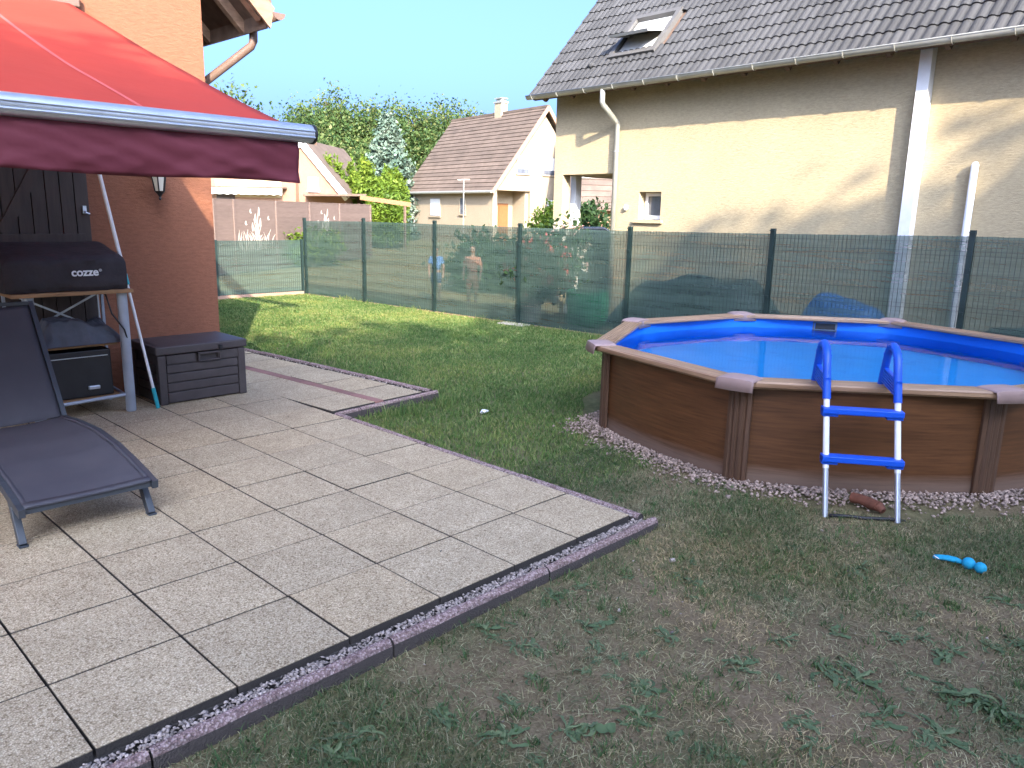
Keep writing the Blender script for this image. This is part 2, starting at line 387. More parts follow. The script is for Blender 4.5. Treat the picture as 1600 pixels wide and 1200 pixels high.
def watermat(name):
    m, t, N, L, P = _mat(name)
    tc = N.new('ShaderNodeTexCoord').outputs['Object']
    tp = N.new('ShaderNodeBsdfTransparent'); tp.inputs[0].default_value = (0.80, 0.95, 1.0, 1)
    gl = N.new('ShaderNodeBsdfGlossy'); gl.inputs['Roughness'].default_value = 0.01
    fr = N.new('ShaderNodeFresnel'); fr.inputs['IOR'].default_value = 1.26
    h = noise_node(t, tc, 2.6, 3, 0.5)
    b = N.new('ShaderNodeBump'); b.inputs['Strength'].default_value = 0.10; b.inputs['Distance'].default_value = 0.03
    L.new(h, b.inputs['Height']); L.new(b.outputs[0], gl.inputs['Normal']); L.new(b.outputs[0], fr.inputs['Normal'])
    mx = N.new('ShaderNodeMixShader'); L.new(fr.outputs[0], mx.inputs[0]); L.new(tp.outputs[0], mx.inputs[1]); L.new(gl.outputs[0], mx.inputs[2])
    L.new(mx.outputs[0], N['Material Output'].inputs['Surface'])
    return m
M['water'] = watermat('pool_water')

def lawnmat(name):
    m, t, N, L, P = _mat(name)
    tc = N.new('ShaderNodeTexCoord').outputs['Object']
    n1 = noise_node(t, tc, 1.3, 6, 0.65); n2 = noise_node(t, tc, 14, 6, 0.7); n3 = noise_node(t, tc, 90, 4, 0.7)
    c = ramp(t, n1, [(0.34, (0.095, 0.085, 0.038)), (0.5, (0.17, 0.125, 0.062)), (0.64, (0.30, 0.22, 0.125))])
    c = mixc(t, 0.55, c, ramp(t, n2, [(0.3, (0.06, 0.042, 0.024)), (0.5, (0.145, 0.105, 0.062)), (0.72, (0.32, 0.255, 0.165))]))
    c = mixc(t, 0.5, c, ramp(t, n3, [(0.3, (0.05, 0.037, 0.022)), (0.7, (0.30, 0.235, 0.15))]))
    at = N.new('ShaderNodeAttribute'); at.attribute_name = 'green'
    c = mixc(t, at.outputs['Fac'], c, ramp(t, n2, [(0.3, (0.07, 0.085, 0.035)), (0.7, (0.17, 0.185, 0.075))]))
    L.new(c, P.inputs['Base Color']); P.inputs['Roughness'].default_value = 0.95; P.inputs['Specular IOR Level'].default_value = 0.1
    bump(t, n3, 0.8, 0.012, P.inputs['Normal'])
    return m
M['lawn'] = lawnmat('dry_lawn_soil')
def farground(name):
    m, t, N, L, P = _mat(name)
    tc = N.new('ShaderNodeTexCoord').outputs['Object']
    c = ramp(t, noise_node(t, tc, 0.5, 6, 0.65), [(0.35, (0.13, 0.125, 0.05)), (0.55, (0.26, 0.215, 0.10)), (0.75, (0.38, 0.32, 0.17))])
    c = mixc(t, 0.4, c, ramp(t, noise_node(t, tc, 12, 5, 0.7), [(0.3, (0.10, 0.09, 0.04)), (0.7, (0.40, 0.33, 0.19))]))
    L.new(c, P.inputs['Base Color']); P.inputs['Roughness'].default_value = 0.95; P.inputs['Specular IOR Level'].default_value = 0.1
    return m
M['far'] = farground('dry_meadow')
M['blade'] = leafmat('grass_blades', [(0.09, 0.165, 0.05), (0.14, 0.23, 0.065), (0.22, 0.285, 0.085), (0.38, 0.36, 0.16)], 0.45)
M['tuft'] = leafmat('green_tufts', [(0.06, 0.12, 0.045), (0.09, 0.16, 0.055), (0.15, 0.20, 0.07)], 0.25)
M['blade_dry'] = leafmat('dry_grass_blades', [(0.065, 0.115, 0.045), (0.10, 0.14, 0.055), (0.19, 0.17, 0.09), (0.34, 0.28, 0.18)], 0.2)
M['weed'] = leafmat('weed_leaves', [(0.07, 0.11, 0.05), (0.12, 0.165, 0.08), (0.20, 0.235, 0.125)], 0.2, 0.55)
M['leaf_tree'] = leafmat('tree_leaves', [(0.035, 0.075, 0.024), (0.06, 0.105, 0.03), (0.095, 0.14, 0.04), (0.16, 0.165, 0.06)], 0.35)
M['leaf_dark'] = leafmat('dark_shrub_leaves', [(0.015, 0.04, 0.013), (0.03, 0.065, 0.02), (0.05, 0.09, 0.025)], 0.25)
M['leaf_thuja'] = leafmat('thuja_sprays', [(0.075, 0.125, 0.015), (0.13, 0.19, 0.02), (0.20, 0.26, 0.035)], 0.3)
M['leaf_spruce'] = leafmat('blue_spruce_needles', [(0.07, 0.11, 0.085), (0.125, 0.17, 0.135), (0.20, 0.25, 0.20)], 0.1)
M['flower'] = leafmat('coral_flowers', [(0.55, 0.07, 0.07), (0.65, 0.12, 0.12), (0.6, 0.2, 0.2)], 0.3)
M['flower_pale'] = leafmat('pale_rose_flowers', [(0.75, 0.35, 0.35), (0.8, 0.62, 0.55), (0.8, 0.75, 0.68)], 0.3)

# ------------------------------------------------------------------ ground
GZ = -0.10
gm = MB(); gm.grid(lambda u, v: (-900+1800*u, -900+1800*v, GZ-0.03), 4, 4)
ground = gm.build('ground', M['far'], kind='structure')
def lawn_zn(x, y): return GZ+0.022*(fbm(x, y, 1.6, 2)-0.5)+0.008*(vnoise(x, y, 9, 4)-0.5)
def lawn_z(x, y): return float(lawn_zn(np.array([x]), np.array([y]))[0])
def greenness(x, y):
    g = np.clip((y-0.3)/2.6, 0, 1)*.75+.25*np.clip((2.6-x)/3, 0, 1)*np.clip((y+.4)/1.2, 0, 1)
    g = g+.34+(fbm(x, y, 1.5, 5)-.5)*1.9
    g = g+.35*np.exp(-((x-.9)**2+(y-2.4)**2)/.8)
    return np.clip(g, 0, 1)
lm = MB(); lm.grid(lambda u, v: (-9+15.3*u, -7+19.9*v, lawn_z(-9+15.3*u, -7+19.9*v)), 150, 190)
lawn = lm.build('lawn', M['lawn'], smooth=True, kind='structure')
_c = np.array([v.co for v in lawn.data.vertices]); _a = lawn.data.attributes.new('green', 'FLOAT', 'POINT')
_a.data.foreach_set('value', (greenness(_c[:, 0], _c[:, 1])*.85).astype(np.float32))

# ------------------------------------------------------------------ patio: slabs, brick strip, kerbs
bedm = MB(); bedm.box((-3.5, 2.6, -0.065), (7.0, 5.2, 0.05))
patio = bedm.build('patio', M['kerb_bed'], kind='structure')
def slab_mesh(sx, sy, h=0.045):
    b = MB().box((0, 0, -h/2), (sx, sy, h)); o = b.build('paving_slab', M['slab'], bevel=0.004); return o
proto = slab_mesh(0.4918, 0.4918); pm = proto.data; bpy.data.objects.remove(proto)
def place(name, me, parent, loc, rot=(0, 0, 0)):
    o = bpy.data.objects.new(name, me); COL.objects.link(o); o.parent = parent; o.location = loc; o.rotation_euler = rot; return o
for i in range(11):
    for j in range(12):
        x = -(j+0.5)*0.5; y = (i+0.5)*0.5
        if y > 5.1: continue
        place('paving_slab', pm, patio, (x, y, random.uniform(-0.0025, 0.0015)), (random.uniform(-.003, .003), random.uniform(-.003, .003), random.uniform(-.004, .004)+random.choice((0, math.pi))))
# narrower path section along the house side, turned a few degrees
TH = R_(4.4); PX, PY = 0.06, 3.27
def sec(a, b): return (PX+a*math.cos(TH)-b*math.sin(TH), PY+a*math.sin(TH)+b*math.cos(TH))
pb = MB(); c_ = sec(0.61, 2.9); pb.box((c_[0], c_[1], -0.066), (1.2, 5.8, 0.045), Matrix.Rotation(TH, 3, 'Z'))
path = pb.build('path', M['kerb_bed'], kind='structure')
for k in range(11):
    for a in (0.245, 0.845):
        p = sec(a, 0.25+k*0.5)
        place('paving_slab', pm, path, (p[0], p[1], random.uniform(-0.004, 0.002)), (random.uniform(-.004, .004), random.uniform(-.004, .004), TH+random.choice((0, math.pi))))
bo = MB().box((0, 0, -0.02), (0.098, 0.196, 0.04)).build('brick', M['brick'], bevel=0.004); bme = bo.data; bpy.data.objects.remove(bo)
for k in range(27):
    p = sec(0.545, 0.1+k*0.2)
    place('brick', bme, path, (p[0], p[1], random.uniform(-0.003, 0.001)), (0, 0, TH+random.uniform(-.01, .01)))
# kerb stones: rounded-top stones of 1 m and shorter
def kerb_mesh(L, wd=0.062, hh=0.16):
    prof = [(-wd/2, -hh), (wd/2, -hh), (wd/2, -0.022), (wd*0.36, -0.008), (wd*0.12, 0), (-wd*0.12, 0), (-wd*0.36, -0.008), (-wd/2, -0.022)]
    n = len(prof); k = max(2, int(L/0.1)); vs = []
    for i in range(k+1):
        x = -L/2+L*i/k
        vs += [(x, p[0]+random.uniform(-.0012, .0012), p[1]+random.uniform(-.0015, .0015)) for p in prof]
    b = MB(); b.add(vs, [(i*n+j, i*n+(j+1) % n, (i+1)*n+(j+1) % n, (i+1)*n+j) for i in range(k) for j in range(n)]+[tuple(range(n)), tuple(k*n+j for j in range(n-1, -1, -1))])
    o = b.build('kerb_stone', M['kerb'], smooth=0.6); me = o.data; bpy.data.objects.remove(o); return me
kerb = MB().box((-3.3, -0.075, -0.13), (6.6, 0.03, 0.03)).build('kerb', M['kerb_bed'], kind='structure')
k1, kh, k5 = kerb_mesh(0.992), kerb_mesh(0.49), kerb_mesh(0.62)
def kerb_run(a, b, z, first=0.0, me=k1, L=1.0):
    a, b = Vector((a[0], a[1])), Vector((b[0], b[1])); d = (b-a); n = d.length; d.normalize(); ang = math.atan2(d.y, d.x)
    s = first
    while s < n-0.05:
        l = min(L, n-s); m_ = me if l > 0.9*L else kerb_mesh(l-0.006)
        p = a+d*(s+l/2)
        place('kerb_stone', m_, kerb, (p.x, p.y, z+random.uniform(-.004, .004)), (0, random.uniform(-.004, .004), ang+random.uniform(-.004, .004))); s += l
kerb_run((0.135, -0.085), (-6.4, -0.085), -0.028)
kerb_run((0.052, -0.04), (0.052, 3.2), -0.002)
e0, e1 = sec(0.02, -0.045), sec(1.26, -0.045); kerb_run(e1, e0, -0.005, 0)
e0, e1 = sec(1.225, 0.0), sec(1.225, 5.6); kerb_run(e0, e1, -0.003, 0)

# loose gravel helper
_oct = np.array([(1, 0, 0), (-1, 0, 0), (0, 1, 0), (0, -1, 0), (0, 0, 1), (0, 0, -1)], float)
_of = np.array([(0, 2, 4), (2, 1, 4), (1, 3, 4), (3, 0, 4), (2, 0, 5), (1, 2, 5), (3, 1, 5), (0, 3, 5)])
def pebbles(name, pts, sizes, m):
    n = len(pts); V = np.repeat(_oct[None], n, 0)*(0.7+0.6*rng.random((n, 6, 1)))
    V *= (0.7+0.6*rng.random((n, 1, 3)))*np.array([1, 1, 0.65])
    a = rng.random(n)*6.28; ca, sa = np.cos(a)[:, None], np.sin(a)[:, None]
    X = V[:, :, 0]*ca-V[:, :, 1]*sa; Y = V[:, :, 0]*sa+V[:, :, 1]*ca
    tl = rng.normal(0, 0.4, (n, 1)); Z = V[:, :, 2]+X*tl
    V = np.stack([X, Y, Z], 2)*np.asarray(sizes)[:, None, None]+np.asarray(pts)[:, None, :]
    F = (_of[None]+(np.arange(n)*6)[:, None, None]).reshape(-1, 3)
    return npmesh(name, V.reshape(-1, 3), F, m, kind='stuff')
n = 2600
gx = rng.uniform(-4.6, 0.06, n); gy = rng.uniform(-0.062, -0.004, n)
P1 = np.stack([gx, gy, -0.043+rng.random(n)*0.012], 1); S1 = rng.uniform(0.005, 0.011, n)
n2 = 420; q = rng.uniform(0.02, 5.2, n2); w_ = rng.uniform(1.10, 1.195, n2)
P2 = np.array([(*sec(a, b), -0.018) for a, b in zip(w_, q)]); S2 = rng.uniform(0.006, 0.011, n2)
n3 = 260; P3 = np.stack([rng.uniform(0.004, 0.024, n3), rng.uniform(0, 1.3, n3)**1.3, np.full(n3, -0.012)], 1); S3 = rng.uniform(0.004, 0.008, n3)
n4 = 700; t4 = rng.uniform(-4.6, 0.1, n4); P4 = np.stack([t4, -0.085+rng.normal(0, 0.016, n4), -0.026+0*t4], 1); S4 = rng.uniform(0.002, 0.005, n4)
pebbles('gravel', np.vstack([P1, P2, P3]), np.hstack([S1, S2, S3]), M['gravel'])
pebbles('gravel', P4, S4, M['gravel_pink'])

n5 = 130; P5 = np.stack([rng.uniform(-4.4, -.1, n5), rng.uniform(.05, 4.2, n5), np.full(n5, .002)], 1); pebbles('dirt_crumbs', P5, rng.uniform(.0018, .005, n5), M['kerb_bed'])
# ------------------------------------------------------------------ own house
WY = 5.15; WX = -0.05
house = thing('orange_house', 'orange rendered house with red awning over the paved terrace', 'house', (-3, WY, -0.1))
b = MB(); b.box((-5.05+0.0, WY+4, 1.85), (10.0, 8, 3.9))
b.prism([(WX, WY+0.0, 3.8), (-10.05, WY, 3.8), (-10.05, WY, 6), (-5.05, WY, 8.6)], (0, 8, 0))
b.build('wall', M['house_wall'], house)
# roof rising from the eave at +X
pitch = R_(45); ex, ez = 0.50, 3.56
rb = MB(); y0, y1 = WY-0.30, WY+8.3
def roofpt(u, y, h=0): return Vector((ex-u*math.cos(pitch)+h*math.sin(pitch)*0, y, ez+u*math.sin(pitch)+h))
rb.prism([roofpt(0, y0, .05), roofpt(7.8, y0, .05), roofpt(7.8, y0, .17), roofpt(-0.03, y0, .17)], (0, y1-y0, 0))
rb.prism([Vector((-10.1-(p.x), p.y, p.z)) for p in (roofpt(0, y0, .05), roofpt(7.8, y0, .05), roofpt(7.8, y0, .17), roofpt(-0.03, y0, .17))], (0, y1-y0, 0))
rb.build('roof', M['roof_brown'], house)
s_ = MB()
s_.prism([roofpt(0.02, y0+.03, .018), roofpt(7.7, y0+.03, .018), roofpt(7.7, y0+.03, .048), roofpt(0.02, y0+.03, .048)], (0, y1-y0-.06, 0))
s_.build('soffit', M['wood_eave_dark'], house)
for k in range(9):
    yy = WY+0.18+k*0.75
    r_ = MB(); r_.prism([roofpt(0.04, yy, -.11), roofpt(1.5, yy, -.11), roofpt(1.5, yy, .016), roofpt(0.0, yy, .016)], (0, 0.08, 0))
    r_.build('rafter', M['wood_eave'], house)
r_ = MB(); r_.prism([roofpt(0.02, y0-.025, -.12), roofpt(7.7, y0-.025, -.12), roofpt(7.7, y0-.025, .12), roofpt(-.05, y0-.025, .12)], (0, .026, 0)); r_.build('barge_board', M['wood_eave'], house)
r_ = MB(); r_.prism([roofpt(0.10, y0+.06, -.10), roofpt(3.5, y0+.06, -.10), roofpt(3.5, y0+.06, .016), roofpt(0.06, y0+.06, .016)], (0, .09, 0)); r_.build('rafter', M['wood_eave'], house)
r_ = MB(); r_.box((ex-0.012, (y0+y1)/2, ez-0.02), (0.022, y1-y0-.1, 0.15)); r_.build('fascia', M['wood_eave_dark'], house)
g_ = MB(); gr = 0.065
def gut(u, v): a = math.pi*(1+v); return (ex+0.072+gr*math.cos(a), y0-.04+(y1-y0)*u, ez+0.045+gr*math.sin(a))
g_.grid(gut, 2, 12); gutter = g_.build('gutter', M['brown_metal'], house, smooth=True, solid=0.006)
e_ = MB(); e_.prism([(ex+0.072+gr*math.cos(math.pi*(1+i/12)), y0-.047, ez+0.045+gr*math.sin(math.pi*(1+i/12))) for i in range(13)], (0, .008, 0)); e_.build('gutter_end', M['brown_metal'], gutter)
d_ = MB(); d_.tube([(ex+0.06, 5.30, ez-0.01), (ex+0.055, 5.30, ez-0.15), (ex+0.04, 5.32, ez-0.2), (0.03, 5.72, 2.86), (0.005, 5.75, 2.78), (0.005, 5.75, -0.05)], 0.042, 12); d_.build('downpipe', M['brown_metal'], house, smooth=True)
# plank shutter with ledge and brace, and the dark glazed door beside it
sh = MB(); sh.box((-1.60, WY-0.012, 1.1), (0.80, 0.02, 2.3)); shut = sh.build('shutter', M['wood_dark'], house)
xs = np.linspace(-1.995, -1.205, 8)
for k in range(7):
    p = MB(); p.box(((xs[k]+xs[k+1])/2, WY-0.034, 1.1), (xs[1]-xs[0]-0.008, 0.022, 2.3)); p.build('plank', M['wood_dark'], shut, bevel=0.002)
for z in (1.44, 0.42, 2.12):
    p = MB(); p.box((-1.62, WY-0.058, z), (0.72, 0.024, 0.105)); p.build('ledge', M['wood_dark'], shut, bevel=0.003)
p = MB(); p.bar((-1.90, WY-0.056, 1.50), (-1.58, WY-0.056, 2.07), 0.022, 0.09, (0, 0, 1)); p.build('brace', M['wood_dark'], shut)
p = MB(); p.box((-1.25, WY-0.055, 1.70), (0.03, 0.02, 0.07)).tube([(-1.25, WY-0.06, 1.69), (-1.25, WY-0.09, 1.675), (-1.22, WY-0.095, 1.665)], 0.008, 8); p.build('handle', M['alu'], shut)
gd = MB(); gd.box((-2.85, WY-0.02, 1.05), (1.62, 0.04, 2.2)); gdo = gd.build('door', M['wood_dark'], house)
for x in (-3.24, -2.46):
    p = MB(); p.box((x, WY-0.043, 1.1), (0.62, 0.008, 1.9)); p.build('pane', M['pane'], gdo)

# wall lantern
lt = thing('wall_lantern', 'black wall lantern with frosted panes hanging below the awning', 'lamp', (-0.64, WY-0.15, 1.84))
lx, ly = -0.64, WY-0.2
p = MB(); p.box((lx, WY-0.012, 2.10), (0.09, 0.024, 0.16)).tube([(lx, WY-0.02, 2.13), (lx, WY-0.10, 2.20), (lx, ly, 2.19)], 0.01, 8); p.build('bracket', M['black'], lt)
fr_ = MB()
for a in range(6):
    A0 = a*math.pi/3; pa = lambda r, z, A=A0: (lx+r*math.cos(A), ly+r*math.sin(A), z)
    fr_.tube([pa(0.042, 1.88), pa(0.072, 2.06)], 0.006, 6)
fr_.tube([(lx, ly, 1.80), (lx, ly, 1.815), (lx, ly, 1.83), (lx, ly, 1.85), (lx, ly, 1.88)], [0.006, 0.014, 0.008, 0.02, 0.046], 12)
fr_.tube([(lx, ly, 2.06), (lx, ly, 2.07), (lx, ly, 2.13), (lx, ly, 2.17)], [0.078, 0.085, 0.04, 0.012], 12)
fr_.build('frame', M['black'], lt)
M['frost'] = pmat('frosted_glass', (0.62, 0.58, 0.48), 0.3, 0.1, 9)
for a in range(6):
    A0, A1 = a*math.pi/3, (a+1)*math.pi/3; f_ = lambda r, z, A: (lx+r*math.cos(A), ly+r*math.sin(A), z)
    p = MB(); p.prism([f_(.040, 1.885, A0), f_(.040, 1.885, A1), f_(.069, 2.058, A1), f_(.069, 2.058, A0)], Vector((math.cos((A0+A1)/2), math.sin((A0+A1)/2), 0))*-.003); p.build('pane', M['frost'], lt)

# ------------------------------------------------------------------ awning
aw = thing('awning', 'large red fabric awning with burgundy valance over the terrace', 'awning', (-3.8, WY, 3.4))
AX1, AX0 = -1.24, -6.4; BY, BZ = 1.60, 2.20; TZ = 3.40
def awn(u, v):  # u across X, v from wall to bar
    x = AX0+(AX1-AX0)*u; y = WY-0.06+(BY-WY+0.06)*v; z = TZ+(BZ-TZ)*v
    sag = -0.035*math.sin(math.pi*v)+0.010*mnoise.noise((x*1.3, y*1.1, 0.2))+0.012*math.sin(x*2.1+y)*math.sin(math.pi*v)
    return (x, y, z+sag)
p = MB(); p.grid(awn, 60, 46); p.build('fabric', M['awning'], aw, smooth=True, solid=0.002)
for xs_ in (-2.02, -3.3, -4.5, -5.7):
    p = MB()
    u_ = (xs_-AX0)/(AX1-AX0)
    p.grid(lambda u, v: tuple(Vector(awn(u_+(u-0.5)*0.0052, v))+Vector((0, 0, 0.005))), 1, 46); p.build('seam', M['seam'], aw, smooth=True)
p = MB(); br = 0.052
p.tube([(AX0, BY-.03, BZ-.03), (AX1+0.10, BY-.03, BZ-.03)], br, 20)
for dz in (-.022, .012): p.tube([(AX0, BY-.03-br, BZ-.03+dz), (AX1+.1, BY-.03-br, BZ-.03+dz)], 0.006, 6)
p.build('front_bar', M['alu'], aw, smooth=0.7)
p = MB(); p.tube([(AX1+0.10, BY-.03, BZ-.03), (AX1+0.118, BY-.03, BZ-.03)], br*1.06, 20); p.build('end_cap', M['black'], aw, smooth=0.7)
def val(u, v):
    x = AX0+(AX1+0.02-AX0)*u; z = BZ-.06-0.245*v
    y = BY-.035+v*(0.026*mnoise.noise((x*2.6, v*1.2, 3.1))+0.017*mnoise.noise((x*6+v*4, v*2.5, 1.7)))+0.014*mnoise.noise((x*8-v*6, v*4, 5.5))+0.006*mnoise.noise((x*17+v*9, v*6, 8.1))
    return (x, y, z-0.006*v*math.sin(x*5))
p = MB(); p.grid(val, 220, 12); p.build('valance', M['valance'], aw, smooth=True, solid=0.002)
p = MB(); p.box(((AX0+AX1)/2+.02, WY-0.07, TZ+0.03), (AX1-AX0+0.12, 0.13, 0.14)); p.build('cassette', M['brown_metal'], aw, bevel=0.01)
for x in (-1.75, -5.6):
    p = MB(); p.bar((x, WY-.1, TZ-.07), (x-0.9, 3.4, 2.66), 0.05, 0.07); p.bar((x-0.9, 3.4, 2.66), (x-.05, BY+.03, BZ-.06), 0.04, 0.06); p.build('folding_arm', M['alu'], aw)

# ------------------------------------------------------------------ storage chest
ch = thing('storage_chest', 'brown plastic storage chest with moulded planks against the orange wall', 'chest', (-0.58, 4.7, 0))
cx0, cx1, cy0, cy1 = -0.99, -0.17, 4.40, 4.98
p = MB(); p.box(((cx0+cx1)/2, (cy0+cy1)/2, 0.225), (cx1-cx0-.04, cy1-cy0-.04, 0.44)); body = p.build('body', M['chest'], ch, bevel=0.006)
for z0, z1 in ((0.015, 0.105), (0.115, 0.190), (0.200, 0.275), (0.285, 0.355)):
    p = MB(); p.box(((cx0+cx1)/2, cy0+.012, (z0+z1)/2), (cx1-cx0-.15, .022, z1-z0)); p.build('plank', M['chest'], ch, bevel=0.006)
    for sx in (cx0+.012, cx1-.012):
        p = MB(); p.box((sx, (cy0+cy1)/2, (z0+z1)/2), (.022, cy1-cy0-.15, z1-z0)); p.build('plank', M['chest'], ch, bevel=0.006)
for dx_, w_ in ((-.20, .26), (.24, .20)):
    p = MB(); p.box(((cx0+cx1)/2+dx_, cy0+.014, 0.405), (w_, .024, 0.08)); p.build('plank', M['chest'], ch, bevel=0.005)
for sx in (cx0+.035, cx1-.035):
    for sy in (cy0+.03, cy1-.03):
        p = MB(); p.box((sx, sy, 0.225), (.072, .072, .45)); p.build('corner_post', M['chest'], ch, bevel=0.01)
p = MB(); p.box(((cx0+cx1)/2, (cy0+cy1)/2, 0.494), (cx1-cx0+.035, cy1-cy0+.035, 0.075)); p.grid(lambda u, v: ((cx0+.03)+(cx1-cx0-.06)*u, cy0+.03+(cy1-cy0-.06)*v, .533+.008*math.sin(math.pi*v)), 6, 10)
lid = p.build('lid', M['chest'], ch, bevel=0.012)
hx = (cx0+cx1)/2+.06
p = MB(); p.box((hx-.10, cy0-.004, .405), (.02, .03, .085)).box((hx+.10, cy0-.004, .405), (.02, .03, .085)).box((hx, cy0-.004, .438), (.22, .03, .018)).box((hx, cy0-.004, .37), (.22, .03, .014)); p.build('handle', M['chest'], ch, bevel=0.004)
p = MB(); p.box((hx+.10, cy0-.03, .485), (.028, .02, .035)).box((hx+.10, cy0-.012, .45), (.024, .012, .03)); p.build('lock', M['black'], lid)

# ------------------------------------------------------------------ cooking cart and what stands on it
ct = thing('cooking_cart', 'grey legged outdoor cooking cart with wooden shelves by the dark shutter', 'cart', (-1.6, 4.65, 0))
tx0, tx1, ty0, ty1 = -2.0, -1.24, 4.41, 4.95
for x in (tx0+.06, tx1):
    p = MB(); p.tube([(x, ty0, 0), (x, ty0, 0.012), (x, ty0, 1.03)], [0.036, 0.041, 0.041], 18); p.build('leg', M['greymetal'], ct, smooth=0.7)
for x in (tx0+.02, tx1+.02):
    p = MB(); p.bar((x, ty1, 0), (x, ty1, 1.03), 0.022); p.build('leg', M['greymetal'], ct, label='thin square rear leg')
p = MB(); p.box(((tx0+tx1)/2, (ty0+ty1)/2-.02, 1.045), (tx1-tx0+.14, ty1-ty0+.12, 0.03)); p.build('tabletop', M['wood_board'], ct, bevel=0.003)
for z in (0.595, 0.14):
    p = MB(); p.box(((tx0+tx1)/2-.04, (ty0+ty1)/2+.02, z), (tx1-tx0-.02, ty1-ty0-.06, 0.022)); p.build('shelf', M['wood_board'], ct, bevel=0.002)
p = MB(); p.tube([(tx0+.06, ty0, .13), (tx1-.04, ty0, .15)], 0.014, 10); p.tube([(tx1-.04, ty0, .15), (tx1, ty1, .15)], .012, 8); p.build('rail', M['greymetal'], ct)
p = MB(); p.bar((tx0+.1, ty1-.02, 1.0), (tx1, ty1-.02, 1.0), .014); p.bar((tx0+.12, ty1-.02, .66), (tx1-.03, ty1-.03, .98), .01, .016); p.bar((tx0+.12, ty1-.02, .98), (tx1-.03, ty1-.03, .66), .01, .016); p.bar((tx1-.02, ty1-.02, .62), (tx1-.02, ty1-.02, 1.0), .012); p.build('brace', M['alu'], ct)
# covered griddle
gv = thing('covered_griddle', 'griddle under a dark fabric cover with white lettering on the cart', 'grill', (-1.62, 4.6, 1.062))
prof = [(4.36, 1.062), (4.345, 1.10), (4.36, 1.31), (4.40, 1.345), (4.46, 1.362), (4.84, 1.435), (4.90, 1.42), (4.93, 1.35), (4.935, 1.062)]
def covr(u, v):
    k = u*(len(prof)-1); i = min(int(k), len(prof)-2); f = k-i
    y = prof[i][0]*(1-f)+prof[i+1][0]*f; z = prof[i][1]*(1-f)+prof[i+1][1]*f
    x = -2.10+0.90*v
    edge = max(0, 1-min(v, 1-v)/0.09)
    zz = z-(0.03*edge**2 if z > 1.25 else 0); yc = 4.64
    y = yc+(y-yc)*(1-0.05*edge**2)
    wr = 0.012*mnoise.noise((x*6, y*7, z*6))+0.007*mnoise.noise((x*14+z*9, y*10, z*12))
    return (x, y+wr, zz+wr*0.8)
p = MB(); p.grid(covr, 40, 48)
for v0 in (0.0, 1.0):
    ring = [covr(i/40, v0) for i in range(41)]; x_ = ring[0][0]
    p.add(ring+[(x_, 4.64, 1.062)], [(i, i+1, 41) for i in range(40)])
p.build('cover', M['cover'], gv, smooth=0.9)
def text(body, loc, size, m, parent, rot, ext=0.002, off=0.0):
    cu = bpy.data.curves.new('lettering', 'FONT'); cu.body = body; cu.size = size; cu.extrude = ext; cu.offset = off
    tmp = bpy.data.objects.new('lettering_curve', cu); COL.objects.link(tmp)
    me = bpy.data.meshes.new_from_object(tmp.evaluated_get(bpy.context.evaluated_depsgraph_get())); bpy.data.objects.remove(tmp)
    me.materials.clear(); me.materials.append(m); o = bpy.data.objects.new('lettering', me); COL.objects.link(o); o.parent = parent
    o.location = Vector(loc)-wloc(parent); o.rotation_euler = rot; return o
text('cozze', (-1.632, 4.338, 1.185), 0.088, M['white'], gv, (R_(88), 0, 0), 0.002, 0.0022)
text('\u00ae', (-1.425, 4.338, 1.215), 0.03, M['white'], gv, (R_(88), 0, 0), 0.001)
# folded tarp
def blob_sheet(name, label, cat, loc, sx, sy, h, m, seed, folds=5):
    p = MB()
    def fn(u, v):
        x = (u-.5)*sx; y = (v-.5)*sy
        e = min(1, 6*min(u, 1-u))*min(1, 6*min(v, 1-v))
        z = h*e*(0.62+0.45*mnoise.noise((x*folds, y*folds, seed))+0.42*(.5-abs(mnoise.noise((x*folds*.9+y*3, y*folds*2.2, seed+5))))+0.14*(.5-2*abs(mnoise.noise((x*folds*3+y*9, y*folds*5, seed+9)))))
        return (loc[0]+x+0.03*mnoise.noise((x*8, y*8, seed+3)), loc[1]+y+0.03*mnoise.noise((x*8, y*8, seed+7)), loc[2]+max(0, z))
    p.grid(fn, 70, 56); p.add([fn(0, 0), fn(1, 0), fn(1, 1), fn(0, 1)], [(3, 2, 1, 0)])
    o = p.build(name, m, smooth=True, origin=loc); return tag(o, label, cat)
blob_sheet('folded_tarp', 'crumpled grey tarpaulin folded on the middle shelf of the cart', 'tarpaulin', (-1.56, 4.66, 0.607), 0.68, 0.44, 0.20, M['tarp'], 2.3, 5)
# black box with silver handle on the lower shelf
bx = thing('black_gas_box', 'black metal box with a silver handle on the lower cart shelf', 'box', (-1.62, 4.68, 0.152))
p = MB(); p.box((-1.62, 4.70, 0.352), (0.56, 0.42, 0.396)); p.build('body', M['black'], bx, bevel=0.01)
p = MB(); p.box((-1.62, 4.483, 0.50), (0.5, 0.012, 0.006)); p.build('trim', M['alu'], bx)
p = MB(); p.box((-1.50, 4.475, 0.235), (0.09, 0.03, 0.032)); p.build('handle', M['alu'], bx, bevel=0.006)
o = MB().tube([(-1.40, 4.60, 1.06), (-1.375, 4.385, 1.02), (-1.34, 4.385, .86), (-1.26, 4.36, .72), (-1.23, 4.38, .62), (-1.25, 4.45, .615)], 0.007, 8).build('gas_hose', M['black'], smooth=True, origin=(-1.3, 4.4, 1.0))
tag(o, 'black hose hanging from the covered griddle beside the right leg', 'hose')
